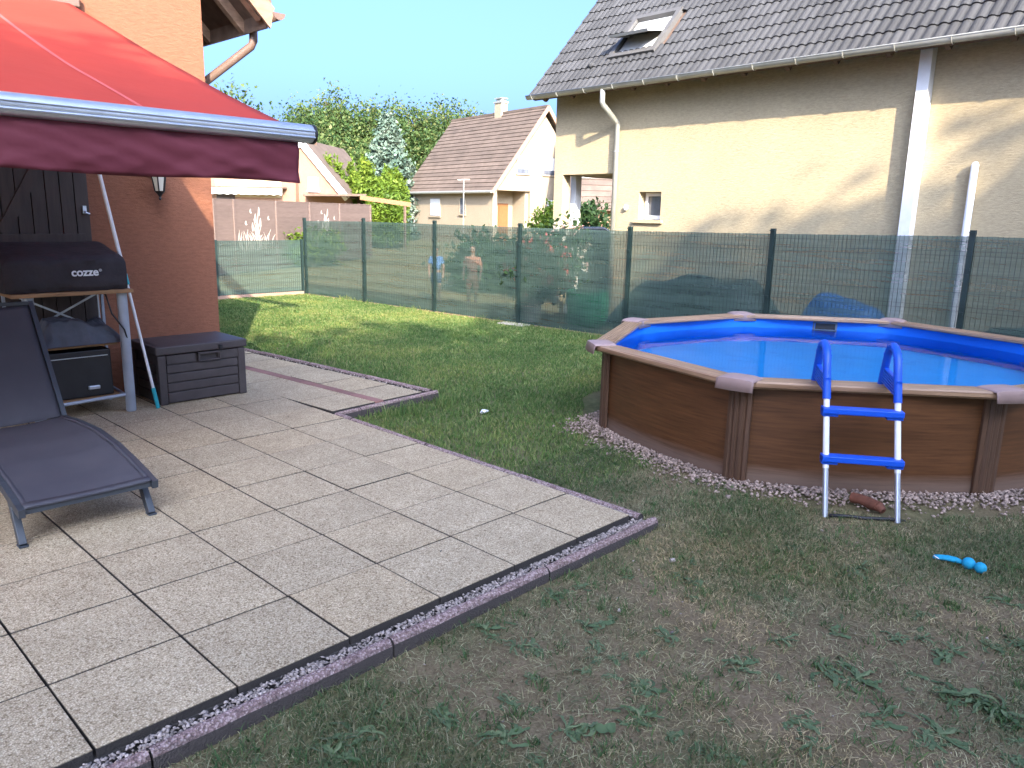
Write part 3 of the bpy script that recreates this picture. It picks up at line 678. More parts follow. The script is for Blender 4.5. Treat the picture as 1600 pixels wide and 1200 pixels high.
# telescopic pole
pl = thing('telescopic_pole', 'long white telescopic pole with teal grips leaning under the awning', 'pole', (-1.02, 4.38, 0))
A_, B_ = Vector((-1.035, 4.35, 0.0)), Vector((-1.30, 4.70, 2.42))
def along(f): return A_+(B_-A_)*f
p = MB(); p.tube([along(0.06), along(0.46)], 0.013, 12); p.build('lower_tube', M['white'], pl, smooth=0.7)
p = MB(); p.tube([along(0.46), along(1.0)], 0.016, 12); p.build('upper_tube', M['white'], pl, smooth=0.7)
for f0, f1, r in ((0.0, 0.075, 0.017), (0.447, 0.485, 0.021)):
    p = MB(); p.tube([along(f0), along(f1)], r, 12); p.build('grip', M['teal'], pl, smooth=0.7)

# ------------------------------------------------------------------ sun lounger
lg = thing('sun_lounger', 'charcoal sling sun lounger with raised backrest on the terrace', 'sun lounger', (-2.38, 2.6, 0))
LX0, LX1 = -2.74, -2.035
key = [(1.835, 0.222), (2.0, 0.258), (2.15, 0.288), (2.4, 0.325), (2.7, 0.342), (3.0, 0.330), (3.37, 0.298)]
def seat_z(y):
    for (a, za), (b_, zb) in zip(key, key[1:]):
        if y <= b_: f = (y-a)/(b_-a); f = f*f*(3-2*f)*.4+f*.6; return za+(zb-za)*f
    return key[-1][1]
def seat(u, v):
    y = 1.835+(3.36-1.835)*v; return (LX0+.035+(LX1-LX0-.07)*u, y, seat_z(y)+0.006-0.022*math.sin(math.pi*u)*min(1, 4*v+.2))
p = MB(); p.grid(seat, 16, 40); p.build('seat', M['lounge_fabric'], lg, smooth=True, solid=0.004)
for u0_, u1_ in ((0.0, .035), (.965, 1.0)):
    p = MB(); p.grid(lambda u, v: tuple(Vector(seat(u0_+(u1_-u0_)*u, v))+Vector((0, 0, .004))), 1, 40); p.build('hem', M['lounge_fabric'], lg, smooth=True, solid=.003)
p = MB(); p.grid(lambda u, v: tuple(Vector(seat(u, .035*v))+Vector((0, 0, .005))), 16, 1); p.build('hem', M['lounge_fabric'], lg, smooth=True, solid=.004)
H0, H1 = Vector((0, 3.375, 0.30)), Vector((0, 3.89, 1.03))
def back(u, v):
    q_ = H0+(H1-H0)*v; return (LX0+.035+(LX1-LX0-.07)*u, q_.y+0.02*math.sin(math.pi*u)*math.sin(math.pi*v), q_.z-0.015*math.sin(math.pi*u))
p = MB(); p.grid(back, 16, 24); p.build('backrest', M['lounge_fabric'], lg, smooth=True, solid=0.004)
M['lounge_frame'] = pmat('dark_grey_aluminium', (0.04, 0.048, 0.058), 0.42, 0.1, 9, spec=0.5)
for x in (LX0+.02, LX1-.02):
    p = MB(); ys = np.linspace(1.83, 3.40, 26)
    for a, b_ in zip(ys, ys[1:]): p.bar((x, a, seat_z(a)-.018), (x, b_+.004, seat_z(b_)-.018), 0.032, 0.046)
    p.bar((x, 3.39, .28), (x, 3.98, .28), .03, .045); p.build('side_rail', M['lounge_frame'], lg)
    p = MB(); p.bar((x, H0.y, H0.z), (x, H1.y+.01, H1.z+.02), 0.03, 0.03); p.build('back_rail', M['lounge_frame'], lg)
    s = -1 if x < -2.4 else 1
    for ya, yb in ((2.06, 1.915), (3.55, 3.75)):
        p = MB(); p.bar((x-.01*s, ya, seat_z(min(ya, 3.3))-.03), (x-.005*s, yb, 0.006), 0.036, 0.05); p.box((x-.005*s, yb, .005), (.045, .06, .01)); p.build('leg', M['lounge_frame'], lg, bevel=0.003)
for a_, c_, w_ in (((LX0+.02, H1.y, H1.z+.012), (LX1-.02, H1.y, H1.z+.012), .024), ((LX0+.04, 1.86, .205), (LX1-.04, 1.86, .205), .028), ((LX0+.03, 3.36, .26), (LX1-.03, 3.36, .26), .026)):
    p = MB(); p.bar(a_, c_, w_); p.build('crossbar', M['lounge_frame'], lg)
for x in (-2.1, -2.67):
    p = MB(); p.bar((x, 3.70, .72), (x, 3.93, .28), .02); p.build('back_strut', M['lounge_frame'], lg)

# ------------------------------------------------------------------ pool
PCX, PCY = 3.458, 0.234; RZ = 0.665
VT = [(5.609, 0.452), (4.706, 1.835), (3.176, 2.259), (1.664, 1.55), (1.23, 0.002), (2.295, -1.374), (3.70, -1.90), (5.13, -1.10)]
pool = thing('above_ground_pool', 'above ground pool with printed wood wall and bright blue liner', 'pool', (PCX, PCY, GZ))
def vpol(k): x, y = VT[k % 8]; return math.hypot(x-PCX, y-PCY), math.atan2(y-PCY, x-PCX)
def wallpt(k, f, inset):
    """wall curve between posts k and k+1: bowed outwards a little past the straight coping"""
    r0, a0 = vpol(k); r1, a1 = vpol(k+1); da = (a1-a0+math.pi) % (2*math.pi)-math.pi
    a = a0+da*f; A = Vector(VT[k % 8]); B = Vector(VT[(k+1) % 8]); c = A.lerp(B, f)
    arc = Vector((PCX+math.cos(a)*(r0+(r1-r0)*f), PCY+math.sin(a)*(r0+(r1-r0)*f)))
    p = c.lerp(arc, 0.55); d = (p-Vector((PCX, PCY))).normalized(); return p-d*inset
def uvwall(name, inset, z0, z1, m, k):
    n = 14; me = bpy.data.meshes.new(name); vs = []; fs = []; uv = []
    for i in range(n+1):
        p = wallpt(k, i/n, inset); vs += [(p.x-PCX, p.y-PCY, z0-GZ), (p.x-PCX, p.y-PCY, z1-GZ)]
    fs = [(2*i, 2*i+2, 2*i+3, 2*i+1) for i in range(n)]
    me.from_pydata(vs, [], fs); ul = me.uv_layers.new(name='UVMap')
    for po in me.polygons:
        for li, vi in zip(po.loop_indices, po.vertices): ul.data[li].uv = (vi//2/n*1.6+k*2.3, vs[vi][2])
    me.materials.append(m); me.shade_smooth(); o = bpy.data.objects.new(name, me); COL.objects.link(o); o.parent = pool; return o
for k in range(8):
    uvwall('wall_panel', 0.065, GZ-0.02, RZ-0.015, M['pool_wall'], k)
WZ0 = 0.525; lv = []; lf = []; nn = 8*14
for k in range(8):
    for i in range(14):
        p = wallpt(k, i/14, 0.085); lv += [(p.x, p.y, RZ-.012), (p.x, p.y, WZ0-.42)]
b = MB(); b.add(lv, [(2*i, 2*((i+1) % nn), 2*((i+1) % nn)+1, 2*i+1) for i in range(nn)]  )
liner = b.build('liner', M['liner'], pool, smooth=0.6)
M['liner_floor'] = pmat('pale_blue_liner_floor', (0.02, 0.38, 0.84), 0.5, 0.10, 1.2)
b = MB(); b.add([(*wallpt(k, i/14, 0.086), WZ0-.16) for k in range(8) for i in range(14)], [tuple(range(nn))]); b.build('pool_floor', M['liner_floor'], pool)
WZ = 0.525
b = MB(); b.add([(*wallpt(k, i/14, 0.088), WZ) for k in range(8) for i in range(14)], [tuple(range(nn))]); b.build('water', M['water'], pool)
# coping boards with grooves, caps and posts
prof_c = [(-.075, -.05), (-.09, -.035), (-.09, -.008)]
m_ = 6
for q_ in range(m_):
    a = -.085+.17*q_/m_; prof_c += [(a+.004, .003), (a+.17/m_-.006, .003), (a+.17/m_-.003, -.003)]
prof_c += [(.09, -.008), (.09, -.03), (.075, -.04)]
coping_mats = []
def coping_mat():
    m, t, N, L, P = _mat('wood_look_coping')
    n_ = N.new('ShaderNodeTexNoise'); n_.inputs['Scale'].default_value = 6; n_.inputs['Detail'].default_value = 6
    mp = N.new('ShaderNodeMapping'); mp.inputs['Scale'].default_value = (0.3, 8, 8); L.new(N.new('ShaderNodeTexCoord').outputs['Object'], mp.inputs['Vector']); L.new(mp.outputs[0], n_.inputs['Vector'])
    L.new(ramp(t, n_.outputs['Fac'], [(0.3, (0.20, 0.115, 0.065)), (0.7, (0.40, 0.255, 0.155))]), P.inputs['Base Color']); P.inputs['Roughness'].default_value = 0.38; return m
CM = coping_mat()
for k in range(8):
    A, B = Vector((*VT[k], RZ)), Vector((*VT[(k+1) % 8], RZ)); d = (B-A).normalized(); o_ = Vector((d.y, -d.x, 0)); Ln = (B-A).length
    vs = [Vector((s*Ln, p[0], p[1])) for s in (0.0, 1.0) for p in prof_c]; n_ = len(prof_c)
    b = MB(); b.add(vs, [(i, (i+1) % n_, n_+(i+1) % n_, n_+i) for i in range(n_)]+[tuple(range(n_)), tuple(range(2*n_-1, n_-1, -1))])
    o = b.build('coping', CM, None); o.parent = pool; o.location = A-Vector((PCX, PCY, GZ)); o.rotation_euler = (0, 0, math.atan2(d.y, d.x))
for k in range(8):
    V0 = Vector((*VT[k], 0)); rad = (V0-Vector((PCX, PCY, 0))).normalized(); tan = Vector((-rad.y, rad.x, 0)); ang = math.atan2(rad.y, rad.x)
    Mx = Matrix.Rotation(ang, 3, 'Z')
    def capf(u, v):
        y = (u-.5)*.27; a = (v-.5)*2; x = a*.112
        z = RZ+.022*(1-abs(2*u-1)**4)*(1-abs(a)**6)+.004-(.07 if abs(a) > .999 else 0)
        bendx = -abs(y)*abs(y)*0.6
        return V0+rad*(x+bendx)+tan*y+Vector((0, 0, z))
    b = MB(); b.grid(capf, 14, 14); b.build('corner_cap', M['cap'], pool, smooth=0.8, solid=0.004, )
    b = MB(); pw = [(-.085, .0), (-.085, .022), (-.06, .030), (-.045, .022), (-.03, .036), (-.01, .036), (0, .028), (.01, .036), (.03, .036), (.045, .022), (.06, .030), (.085, .022), (.085, 0)]
    pc = V0-rad*.066
    b.prism([pc+tan*a+rad*c+Vector((0, 0, GZ-.02)) for a, c in pw], (0, 0, RZ-.04-GZ+.02)); b.build('post', M['pool_post'], pool)
# skimmer mouth in the far wall
p0 = wallpt(7, 0.80, .09); sk = wallpt(0, 0.42, .092); dn = (Vector((PCX, PCY))-sk).normalized(); ang = math.atan2(dn.y, dn.x)
b = MB(); Mz = Matrix.Rotation(ang, 3, 'Z'); c3 = Vector((sk.x, sk.y, RZ-.10))
for dy, dz, sy, sz in ((0, .045, .26, .02), (0, -.045, .26, .02), (-.12, 0, .02, .11), (.12, 0, .02, .11)): b.box(c3+Mz @ Vector((.01, dy, dz)), (.02, sy, sz), Mz)
M['skim'] = pmat('grey_skimmer_plastic', (0.10, 0.13, 0.17), 0.5, 0.1, 9)
skf = b.build('skimmer', M['skim'], pool)
b = MB(); b.box(c3+Mz @ Vector((.004, 0, 0)), (.006, .22, .07), Mz); b.build('skimmer_mouth', M['black'], skf)
# gravel ring round the pool
n = 9000; a = rng.uniform(0, 2*math.pi, n); rr = np.abs(rng.normal(0, 0.15, n))
kk = []
for ai, ri in zip(a, rr):
    kf = (math.degrees(ai)-5.8) % 360/45; k = int(kf) % 8; p = wallpt(k, kf-int(kf), 0.06); d = (p-Vector((PCX, PCY))).normalized(); q = p+d*ri; kk.append((q.x, q.y))
kk = np.array(kk); keep = (kk[:, 1] < 1.9) & (kk[:, 0] < 4.2)
kk = kk[keep]; pebbles('gravel', np.c_[kk, np.full(len(kk), GZ+.012)+rng.random(len(kk))*.012], rng.uniform(.007, .017, len(kk)), M['gravel_pink'])

# ladder
ld = thing('pool_ladder', 'blue and white pool ladder straddling the front pool rim', 'ladder', (1.2, -0.93, GZ))
LA = Vector((1.096, -0.736, GZ)); lu = Vector((0.56, -0.83, 0)).normalized(); li = Vector((0.83, 0.56, 0)).normalized()
W_ = 0.434
def lp(s, h, off=0.0):   # outer frame: s along width, h height over ground, leaning inwards
    return LA+lu*(s-0.02*h)+li*(0.34*h+off)+Vector((0, 0, h))
for s in (0, W_):
    b = MB(); b.tube([lp(s, 0), lp(s, 0.30)], 0.0175, 14); b.build('foot_tube', M['alu'], ld, smooth=0.7)
    b = MB(); b.tube([lp(s, 0.295), lp(s, 0.86)], 0.0195, 14); b.build('leg', M['white'], ld, smooth=0.7)
    top = lp(s, 1.01); inn = lambda h, s=s: lp(s, 1.01)+li*(0.20+0.30*(1.01-h))+Vector((0, 0, h-1.01))
    b = MB(); b.tube([inn(.86), inn(0.12)], 0.018, 12); b.build('leg', M['white'], ld, smooth=0.7, label='inner leg standing in the water')
    pts = [lp(s, .72), lp(s, .9), lp(s, .985), lp(s, 1.035)+li*.03, lp(s, 1.055)+li*.09, lp(s, 1.04)+li*.155, inn(.985), inn(.9), inn(.74)]
    b = MB()
    for dsh, r in ((0, .026),):
        b.tube(pts, r, 14)
    hd = b.build('handle', M['ladder_blue'], ld, smooth=0.7)
    b = MB()
    for i in range(8):
        f = i/7; P_ = pts[2].lerp(pts[6], f)+Vector((0, 0, .068*math.sin(math.pi*f)+.004))
        b.bar(P_-lu*.028, P_+lu*.028, .008, .014)
    b.build('grip_rib', M['ladder_blue'], hd)
    b = MB()
    A0, A1 = lp(s, .76), inn(.80)
    for i in range(6): b.bar(A0+Vector((0, 0, i*.018)), A1+Vector((0, 0, i*.018)), .03, .012)
    b.build('bracket', M['ladder_blue'], ld)
for h in (0.655, 0.362):
    b = MB()
    a0, a1 = lp(-.03, h), lp(W_+.03, h)
    b.bar(a0-li*.005, a1-li*.005, .085, .040)
    b.bar(a0-li*.005-Vector((0, 0, .012)), lp(.07, h)-li*.005-Vector((0, 0, .012)), .06, .055); b.bar(a1-li*.005-Vector((0, 0, .012)), lp(W_-.07, h)-li*.005-Vector((0, 0, .012)), .06, .055)
    b.build('step', M['ladder_blue'], ld, bevel=0.006)
for h in (0.25, 0.5):
    b = MB(); q0 = lp(0, 1.01)+li*(0.20+0.30*(1.01-h))+Vector((0, 0, h-1.01)); b.bar(q0, q0+lu*W_, .08, .035); b.build('step', M['ladder_blue'], ld)

# small things on the ground
o = MB().tube([(1.10, -.76, GZ+.018), (1.17, -.85, GZ+.02), (1.22, -.93, GZ+.016), (1.33, -1.07, GZ+.02), (1.40, -1.12, GZ+.0)], 0.012, 8).build('hose', M['black'], smooth=True, origin=(1.2, -.9, GZ)); tag(o, 'short black hose lying on gravel between the ladder feet', 'hose')
lgp = thing('wood_log', 'short reddish brown log lying on the gravel behind the ladder', 'log', (1.43, -.85, GZ))
b = MB(); b.tube([(1.47, -.76, GZ+.045), (1.46, -.82, GZ+.05), (1.44, -.89, GZ+.046), (1.41, -.95, GZ+.05)], [.036, .034, .038, .034], 10); b.build('bark', M['rust'], lgp, smooth=0.8)
b = MB(); b.tube([(1.415, -.95, GZ+.05), (1.40, -.985, GZ+.03)], [.035, .022], 10); b.build('broken_end', M['rust'], lgp, smooth=0.8)
ty = thing('dog_toy', 'turquoise rope dog toy with two balls lying on dry grass', 'toy', (.91, -1.58, GZ))
b = MB(); b.ball((.914, -1.600, -.062), .034, 16, 10); b.ball((.905, -1.660, -.064), .031, 16, 10); b.build('ball', M['toy'], ty, smooth=True)
for s in (-1, 0, 1):
    b = MB(); b.tube([(.914, -1.57, -.066), (.922+.010*s, -1.535, -.066), (.924+.016*s, -1.49, -.07), (.91+.013*s, -1.455, -.072), (.905+.012*s, -1.428, -.075)], [.010, .013, .012, .011, .008], 8); b.build('strand', M['toy'], ty, smooth=True)
b = MB(); b.box((.893, -1.445, -.070), (.03, .028, .004), Euler((0.5, 0.3, .4)).to_matrix()); b.build('tag', M['white'], ty)
o = MB().tube([(-.225, -.43, GZ+.02), (-.20, -.44, GZ+.022)], .011, 10).build('cork', M['gravel'], smooth=0.7, origin=(-.21, -.435, GZ)); tag(o, 'small pale cylinder lying in the dry grass near the kerb', 'cork')
o = MB().ball((1.25, 2.56, GZ+.03), .045, 8, 5, (1, .7, .4), .25).build('paper_scrap', M['white'], smooth=False, origin=(1.25, 2.56, GZ)); tag(o, 'crumpled white paper scrap on the green lawn beside the patio', 'paper')

# ------------------------------------------------------------------ mesh fence with green shade net
FP = [(5.575, 12.70, 1.50), (5.693, 10.69, 1.535), (5.805, 8.63, 1.535), (5.918, 6.57, 1.535), (6.035, 4.42, 1.540), (6.154, 2.23, 1.573), (6.28, -.07, 1.62), (6.40, -2.40, 1.62), (6.52, -4.7, 1.62)]
fence = thing('mesh_fence', 'tall green wire mesh fence with shade net along the lawn', 'fence', (5.9, 6.5, GZ))
for (x, y, z) in FP:
    b = MB(); b.box((x, y, (GZ+z+.035)/2), (.05, .06, z+.035-GZ+.06)); b.box((x-.012, y, z+.038), (.06, .066, .012))
    for zz in (.25, .75, 1.25): b.box((x-.032, y, zz), (.018, .05, .035))
    b.build('fence_post', M['fence_green'], fence)
def wire(b, a, c, r): b.bar(a, c, r*2, r*2)
for (A, B) in zip(FP, FP[1:]):
    a = Vector(A); c = Vector(B); d = c-a; L_ = Vector((d.x, d.y)).length; nx = Vector((-1, -.055, 0))
    b = MB(); nvt = int(L_/.05)
    for i in range(nvt+1):
        f = i/nvt; p = a+d*f
        zt = a.z+(c.z-a.z)*f
        b.bar((p.x-.02, p.y, GZ+.03), (p.x-.02, p.y, zt), .0045, .0045)
    hs_ = [.0, .2, .4, .6, .8, 1.0, 1.2, 1.4, 1.55]
    for h in hs_:
        f = h/1.6
        for dz in ((0,) if h not in (.2, .8, 1.4) else (0, .05)):
            b.bar((a.x-.026, a.y, GZ+.04+(a.z-GZ-.05)*f+dz), (c.x-.026, c.y, GZ+.04+(c.z-GZ-.05)*f+dz), .005, .005)
    o = b.build('wire_panel', M['fence_green'], fence)
    b = MB()
    def net(u, v, a=a, d=d):
        p = a+d*u; zt = a.z+d.z*u; y = p.y; ed = 1-abs(2*v-1)
        return (p.x+.018+.012*mnoise.noise((y*1.7, v*2.2, 1.3)), p.y, GZ+.035+(zt-.004*abs(math.sin(y*12))-GZ-.035)*v)
    b.grid(net, 40, 10); b.build('shade_net', M['screen'], fence, smooth=True)
lowf = thing('low_mesh_fence', 'low green mesh fence with shade net closing the lawn end', 'fence', (3.5, 12.72, GZ))
LP = [(5.50, 12.72), (3.55, 12.72), (1.55, 12.72), (-.45, 12.72), (-2.45, 12.72)]
for x, y in LP:
    b = MB(); b.box((x, y, .49), (.05, .05, 1.24)); b.build('fence_post', M['fence_green'], lowf)
for (x0, y0_), (x1, _) in zip(LP, LP[1:]):
    b = MB()
    for i in range(41): xx = x0+(x1-x0)*i/40; b.bar((xx, 12.70, -.02), (xx, 12.70, 1.09), .0045, .0045)
    for h in (0, .2, .4, .6, .8, 1.0, 1.08): b.bar((x0, 12.694, h), (x1, 12.694, h), .005, .005)
    b.build('wire_panel', M['fence_green'], lowf)
    b = MB(); b.grid(lambda u, v: (x0+(x1-x0)*u, 12.735+.01*mnoise.noise((u*5, v*2, 2)), -.01+1.10*v), 30, 6); b.build('shade_net', M['screen'], lowf, smooth=True)
# concrete base strip under the fences
M['concrete'] = pmat('pale_concrete_strip', (0.42, 0.37, 0.31), 0.9, 0.15, 5, 0.4, 50)
M['concrete_red'] = pmat('reddish_concrete_strip', (0.36, 0.22, 0.16), 0.9, 0.15, 5, 0.4, 50)
for (A, B) in zip(FP, FP[1:]):
    b = MB(); b.bar((A[0], A[1]-.03, GZ-.01), (B[0], B[1]+.03, GZ-.01), .05, .07); b.build('base_board', M['concrete_red'], fence)
b = MB(); b.box((1.5, 12.72, -.06), (8, .06, .09)); b.build('base_board', M['concrete_red'], lowf)
o = MB().box((5.80, 6.55, GZ+.005), (.30, .55, .05), Euler((0, 0, .1)).to_matrix()).build('concrete_footing', M['concrete'], bevel=.01, origin=(5.8, 6.55, GZ)); tag(o, 'pale concrete footing at the foot of the fence post', 'footing')

# ------------------------------------------------------------------ neighbour house (right)
NC = Vector((9.63, 9.09, 0)); nd = Vector((0.0790, 0.9969, 0)); nq = Vector((0.9969, -0.0790, 0))
def nb(t, q, z): return NC+nd*t+nq*q+Vector((0, 0, z))
nbh = thing('cream_house', 'cream rendered house with grey tiled roof behind the green fence', 'house', NC+nd*-5+Vector((0, 0, GZ)))
b = MB()
T1 = -13.5
b.fbox(nb, (T1, 0, -.15), (-2.96, .3, 4.66)); b.fbox(nb, (-2.41, 0, -.15), (-1.73, .3, 4.66)); b.fbox(nb, (-2.96, 0, -.15), (-2.41, .3, 1.69)); b.fbox(nb, (-2.96, 0, 2.23), (-2.41, .3, 4.66))
b.fbox(nb, (-1.73, 0, 2.60), (0, .3, 4.66)); b.fbox(nb, (-.26, 0, -.15), (0, .24, 2.60))
b.fbox(nb, (-.3, .3, 2.60), (0, 9, 4.66)); b.fbox(nb, (-.3, 2.6, -.15), (0, 9, 2.6)); b.fbox(nb, (-1.73, .3, 2.6), (-.3, 2.6, 2.72)); b.fbox(nb, (-2.0, .3, -.15), (-1.73, 2.6, 4.6)); b.fbox(nb, (-2.0, 2.6, -.15), (-.3, 2.85, 4.6))
b.fbox(nb, (T1, 8.7, -.15), (0, 9, 4.66)); b.fbox(nb, (T1, .3, -.15), (T1+.3, 8.7, 4.66))
b.prism([nb(-.3, 0.05, 4.66), nb(-.3, 8.95, 4.66), nb(-.3, 4.5, 9.55)], nd*.3)
b.build('wall', M['cream_wall'], nbh)
b = MB(); b.fbox(nb, (-.16, .52, -.1), (0, .70, 2.60)); b.build('porch_post', M['white'], nbh)
# roof geometry
RP = R_(48); EQ, EZ = -.50, 4.20
def rf(t, u, h=0.0): return NC+nd*t+nq*(EQ+u*math.cos(RP)-h*math.sin(RP))+Vector((0, 0, EZ+u*math.sin(RP)+h*math.cos(RP)))
b = MB(); RL = 7.47
b.prism([rf(.26, 0, -.12), rf(.26, RL, -.12), rf(.26, RL, -.02), rf(.26, 0, -.02)], nd*(T1-.5))
def rf2(t, u, h=0.0): p = rf(t, u, h); q = (p-NC).dot(nq); return p+nq*(2*(4.5-q))
b.prism([rf2(.26, 0, -.12), rf2(.26, RL, -.12), rf2(.26, RL, -.02), rf2(.26, 0, -.02)], nd*(T1-.5))
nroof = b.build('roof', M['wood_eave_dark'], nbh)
CO, TW = 0.327, 0.30
# tile mesh in local x (across), y (up the slope), z
prof_t = [(0, .0), (.025, .020), (.06, .028), (.095, .020), (.12, .002), (.15, .0), (.175, .020), (.21, .028), (.245, .020), (.27, .002), (.30, .0)]
def tile_geo():
    vs = []; Lt = CO+.05
    for (x, z) in prof_t: vs += [(x, -.0, z+.030), (x, Lt, z+.004), (x, .0, z+.006)]
    fs = []
    for i in range(len(prof_t)-1):
        a = 3*i; c = 3*(i+1); fs += [(a, c, c+1, a+1), (a+2, c+2, c, a)]
    fs += [(2, 0, 1), ((len(prof_t)-1)*3, (len(prof_t)-1)*3+2, (len(prof_t)-1)*3+1)]
    return vs, fs
tv, tf = tile_geo()
tme = bpy.data.meshes.new('tile'); tme.from_pydata(tv, [], tf); tme.materials.append(M['roof_tile']); tme.update()
up3 = nq*math.cos(RP)+Vector((0, 0, math.sin(RP))); nm3 = -nq*math.sin(RP)+Vector((0, 0, math.cos(RP)))
Rm = Matrix((( -nd.x, up3.x, nm3.x), (-nd.y, up3.y, nm3.y), (-nd.z, up3.z, nm3.z)))
slots = []
rows = int(RL/CO); cols = int((0.28-T1)/TW)
def pix(p):
    d = p-CAM; z = d.dot(_f); return 800+1214.3*d.dot(_R)/z, 600-1214.3*d.dot(_U)/z, z
SKW = (-2.52, -1.48, .86, 1.93)   # skylight hole t0,t1,u0,u1
for r in range(rows):
    for c in range(cols):
        t = .28-c*TW; u = r*CO-.03
        tc_ = t-TW/2; uc = u+CO/2
        if SKW[0]-.08 < tc_ < SKW[1]+.08 and SKW[2]-.05 < uc < SKW[3]+.02: continue
        px, py, dz = pix(rf(tc_, uc)); vis = -20 < px < 1640 and -10 < py
        slots.append((not vis, dz, t, u))
slots.sort()
rq = Rm.to_euler(); offp = wloc(nroof)
for i, (inv, dz, t, u) in enumerate(slots[:300]):
    o = bpy.data.objects.new('tile', tme); COL.objects.link(o); o.parent = nroof; o.location = rf(t, u)-offp+nm3*random.uniform(0, .004); o.rotation_euler = rq
V = []; F = []
Tv = np.array(tv); Rn = np.array(Rm)
for (inv, dz, t, u) in slots[300:]:
    base = len(V)*len(tv); V.append(Tv @ Rn.T+np.array(rf(t, u)+nm3*random.uniform(0, .004)))
    F += [tuple(i+base for i in f) for f in tf]
V = np.concatenate(V); me = bpy.data.meshes.new('tile_field'); me.from_pydata((V-np.array(offp)).tolist(), [], F); me.materials.append(M['roof_tile_mass'])
o = bpy.data.objects.new('tile_field', me); COL.objects.link(o); o.parent = nroof; o['kind'] = 'stuff'
# verge tiles edge, rafters under eave, gutter
b = MB()
for r in range(rows): b.bar(rf(.285, r*CO-.03, .012), rf(.285, r*CO+CO+.01, -.008), .02, .10, nm3)
b.build('verge', M['roof_tile_mass'], nroof)
for k in range(17):
    t = .05-k*.8; p = MB(); p.prism([rf(t, .05, -.22), rf(t, .75, -.22), rf(t, .75, -.122), rf(t, .02, -.122)], nd*-.07); p.build('rafter', M['wood_eave_dark'], nroof)
b = MB(); gr2 = .075
b.grid(lambda u, v: nb(.30+(T1-.6)*u, EQ-.07+gr2*math.cos(math.pi*(1+v)), EZ-.005-.035*0+gr2*math.sin(math.pi*(1+v))), 2, 12)
ng = b.build('gutter', M['zinc'], nbh, smooth=True, solid=.006)
b = MB()
for k in range(18):
    t = .12-k*.75
    for i in range(10):
        a0, a1 = math.pi*(1+i/10), math.pi*(1+(i+1)/10); b.bar(nb(t, EQ-.07+(gr2+.004)*math.cos(a0), EZ-.005+(gr2+.004)*math.sin(a0)), nb(t, EQ-.07+(gr2+.004)*math.cos(a1), EZ-.005+(gr2+.004)*math.sin(a1)), .025, .006, nd)
b.build('gutter_bracket', M['zinc'], ng)
b = MB(); b.tube([nb(.30, EQ-.07+gr2, EZ+.0), nb(T1, EQ-.07-gr2, EZ)][0:0] or [nb(.30, EQ-.07-gr2, EZ-.002), nb(T1-.3, EQ-.07-gr2, EZ-.002)], .011, 8); b.build('gutter_bead', M['zinc'], ng, smooth=True)
b = MB(); b.prism([nb(.30, EQ-.07+gr2*math.cos(math.pi*(1+i/12)), EZ-.005+gr2*math.sin(math.pi*(1+i/12))) for i in range(13)], nd*.006); b.build('gutter_end', M['zinc'], ng)
tp = -1.84
b = MB(); b.tube([nb(tp, EQ-.07, EZ-.06), nb(tp, EQ-.07, EZ-.30), nb(tp, EQ-.05, EZ-.34), nb(tp, -.12, EZ-.62), nb(tp, -.09, EZ-.68), nb(tp, -.09, -.1)], .052, 14); b.build('downpipe', M['zinc'], nbh, smooth=True)
for z in (3.0, 1.4): b = MB(); b.tube([nb(tp, -.09, z), nb(tp, -.09, z+.03)], .060, 14); b.build('pipe_clip', M['zinc'], nbh)
# flue duct, short white vent pipe, wall fitting
b = MB(); b.fbox(nb, (-7.72, -.16, 1.15), (-7.55, .0, EZ+.1)); b.build('flue_duct', M['white'], nbh, bevel=.004)
b = MB(); b.fbox(nb, (-7.722, -.162, -.1), (-7.548, .0, 1.145)); b.build('flue_duct', M['white'], nbh, bevel=.004)
b = MB(); b.tube([nb(-8.45, -.07, -.1), nb(-8.45, -.07, 2.56), nb(-8.45, -.07, 2.60)], [.05, .05, .03], 14); b.build('vent_pipe', M['white'], nbh, smooth=.7)
b = MB(); b.ball(nb(-2.11, -.03, 1.92), .05, 12, 8, (1, 1, 1.2)); b.build('wall_fitting', M['white'], nbh, smooth=True)
# small window
b = MB(); b.fbox(nb, (-2.93, .18, 1.70), (-2.86, .24, 2.22)); b.fbox(nb, (-2.50, .18, 1.70), (-2.43, .24, 2.22)); b.fbox(nb, (-2.86, .18, 1.70), (-2.50, .24, 1.78)); b.fbox(nb, (-2.86, .18, 2.15), (-2.50, .24, 2.22))
nw = b.build('window', M['white'], nbh); b = MB(); b.fbox(nb, (-2.86, .20, 1.78), (-2.50, .22, 2.15)); b.build('pane', M['pane'], nw)
b = MB(); b.fbox(nb, (-3.03, -.06, 1.63), (-2.31, .10, 1.688)); b.build('window_sill', M['cream_wall'], nbh)
# roof window, sash tilted open about its middle
b = MB(); t0, t1, u0, u1 = SKW
for (a, c) in (((t0-.07, u0-.08), (t1+.07, u0+.02)), ((t0-.07, u1-.03), (t1+.07, u1+.07)), ((t0-.07, u0+.02), (t0+.03, u1-.03)), ((t1-.03, u0+.02), (t1+.07, u1-.03))):
    vs = [rf(tt, uu, hh) for tt in (a[0], c[0]) for uu in (a[1], c[1]) for hh in (-.05, .085)]
    b.add(vs, [(0, 1, 3, 2), (4, 6, 7, 5), (0, 4, 5, 1), (2, 3, 7, 6), (0, 2, 6, 4), (1, 5, 7, 3)])
M['sky_frame'] = pmat('grey_beige_flashing', (0.10, 0.096, 0.09), 0.5, 0.1, 5)
rw = b.build('roof_window', M['sky_frame'], nroof)
um = (u0+u1)/2; TA = R_(38)
def sash(t, v, h=0): return rf(t, um+v*math.cos(TA)-h*math.sin(TA)*-0, 0.07)+nm3*(-v*math.sin(TA)+h)
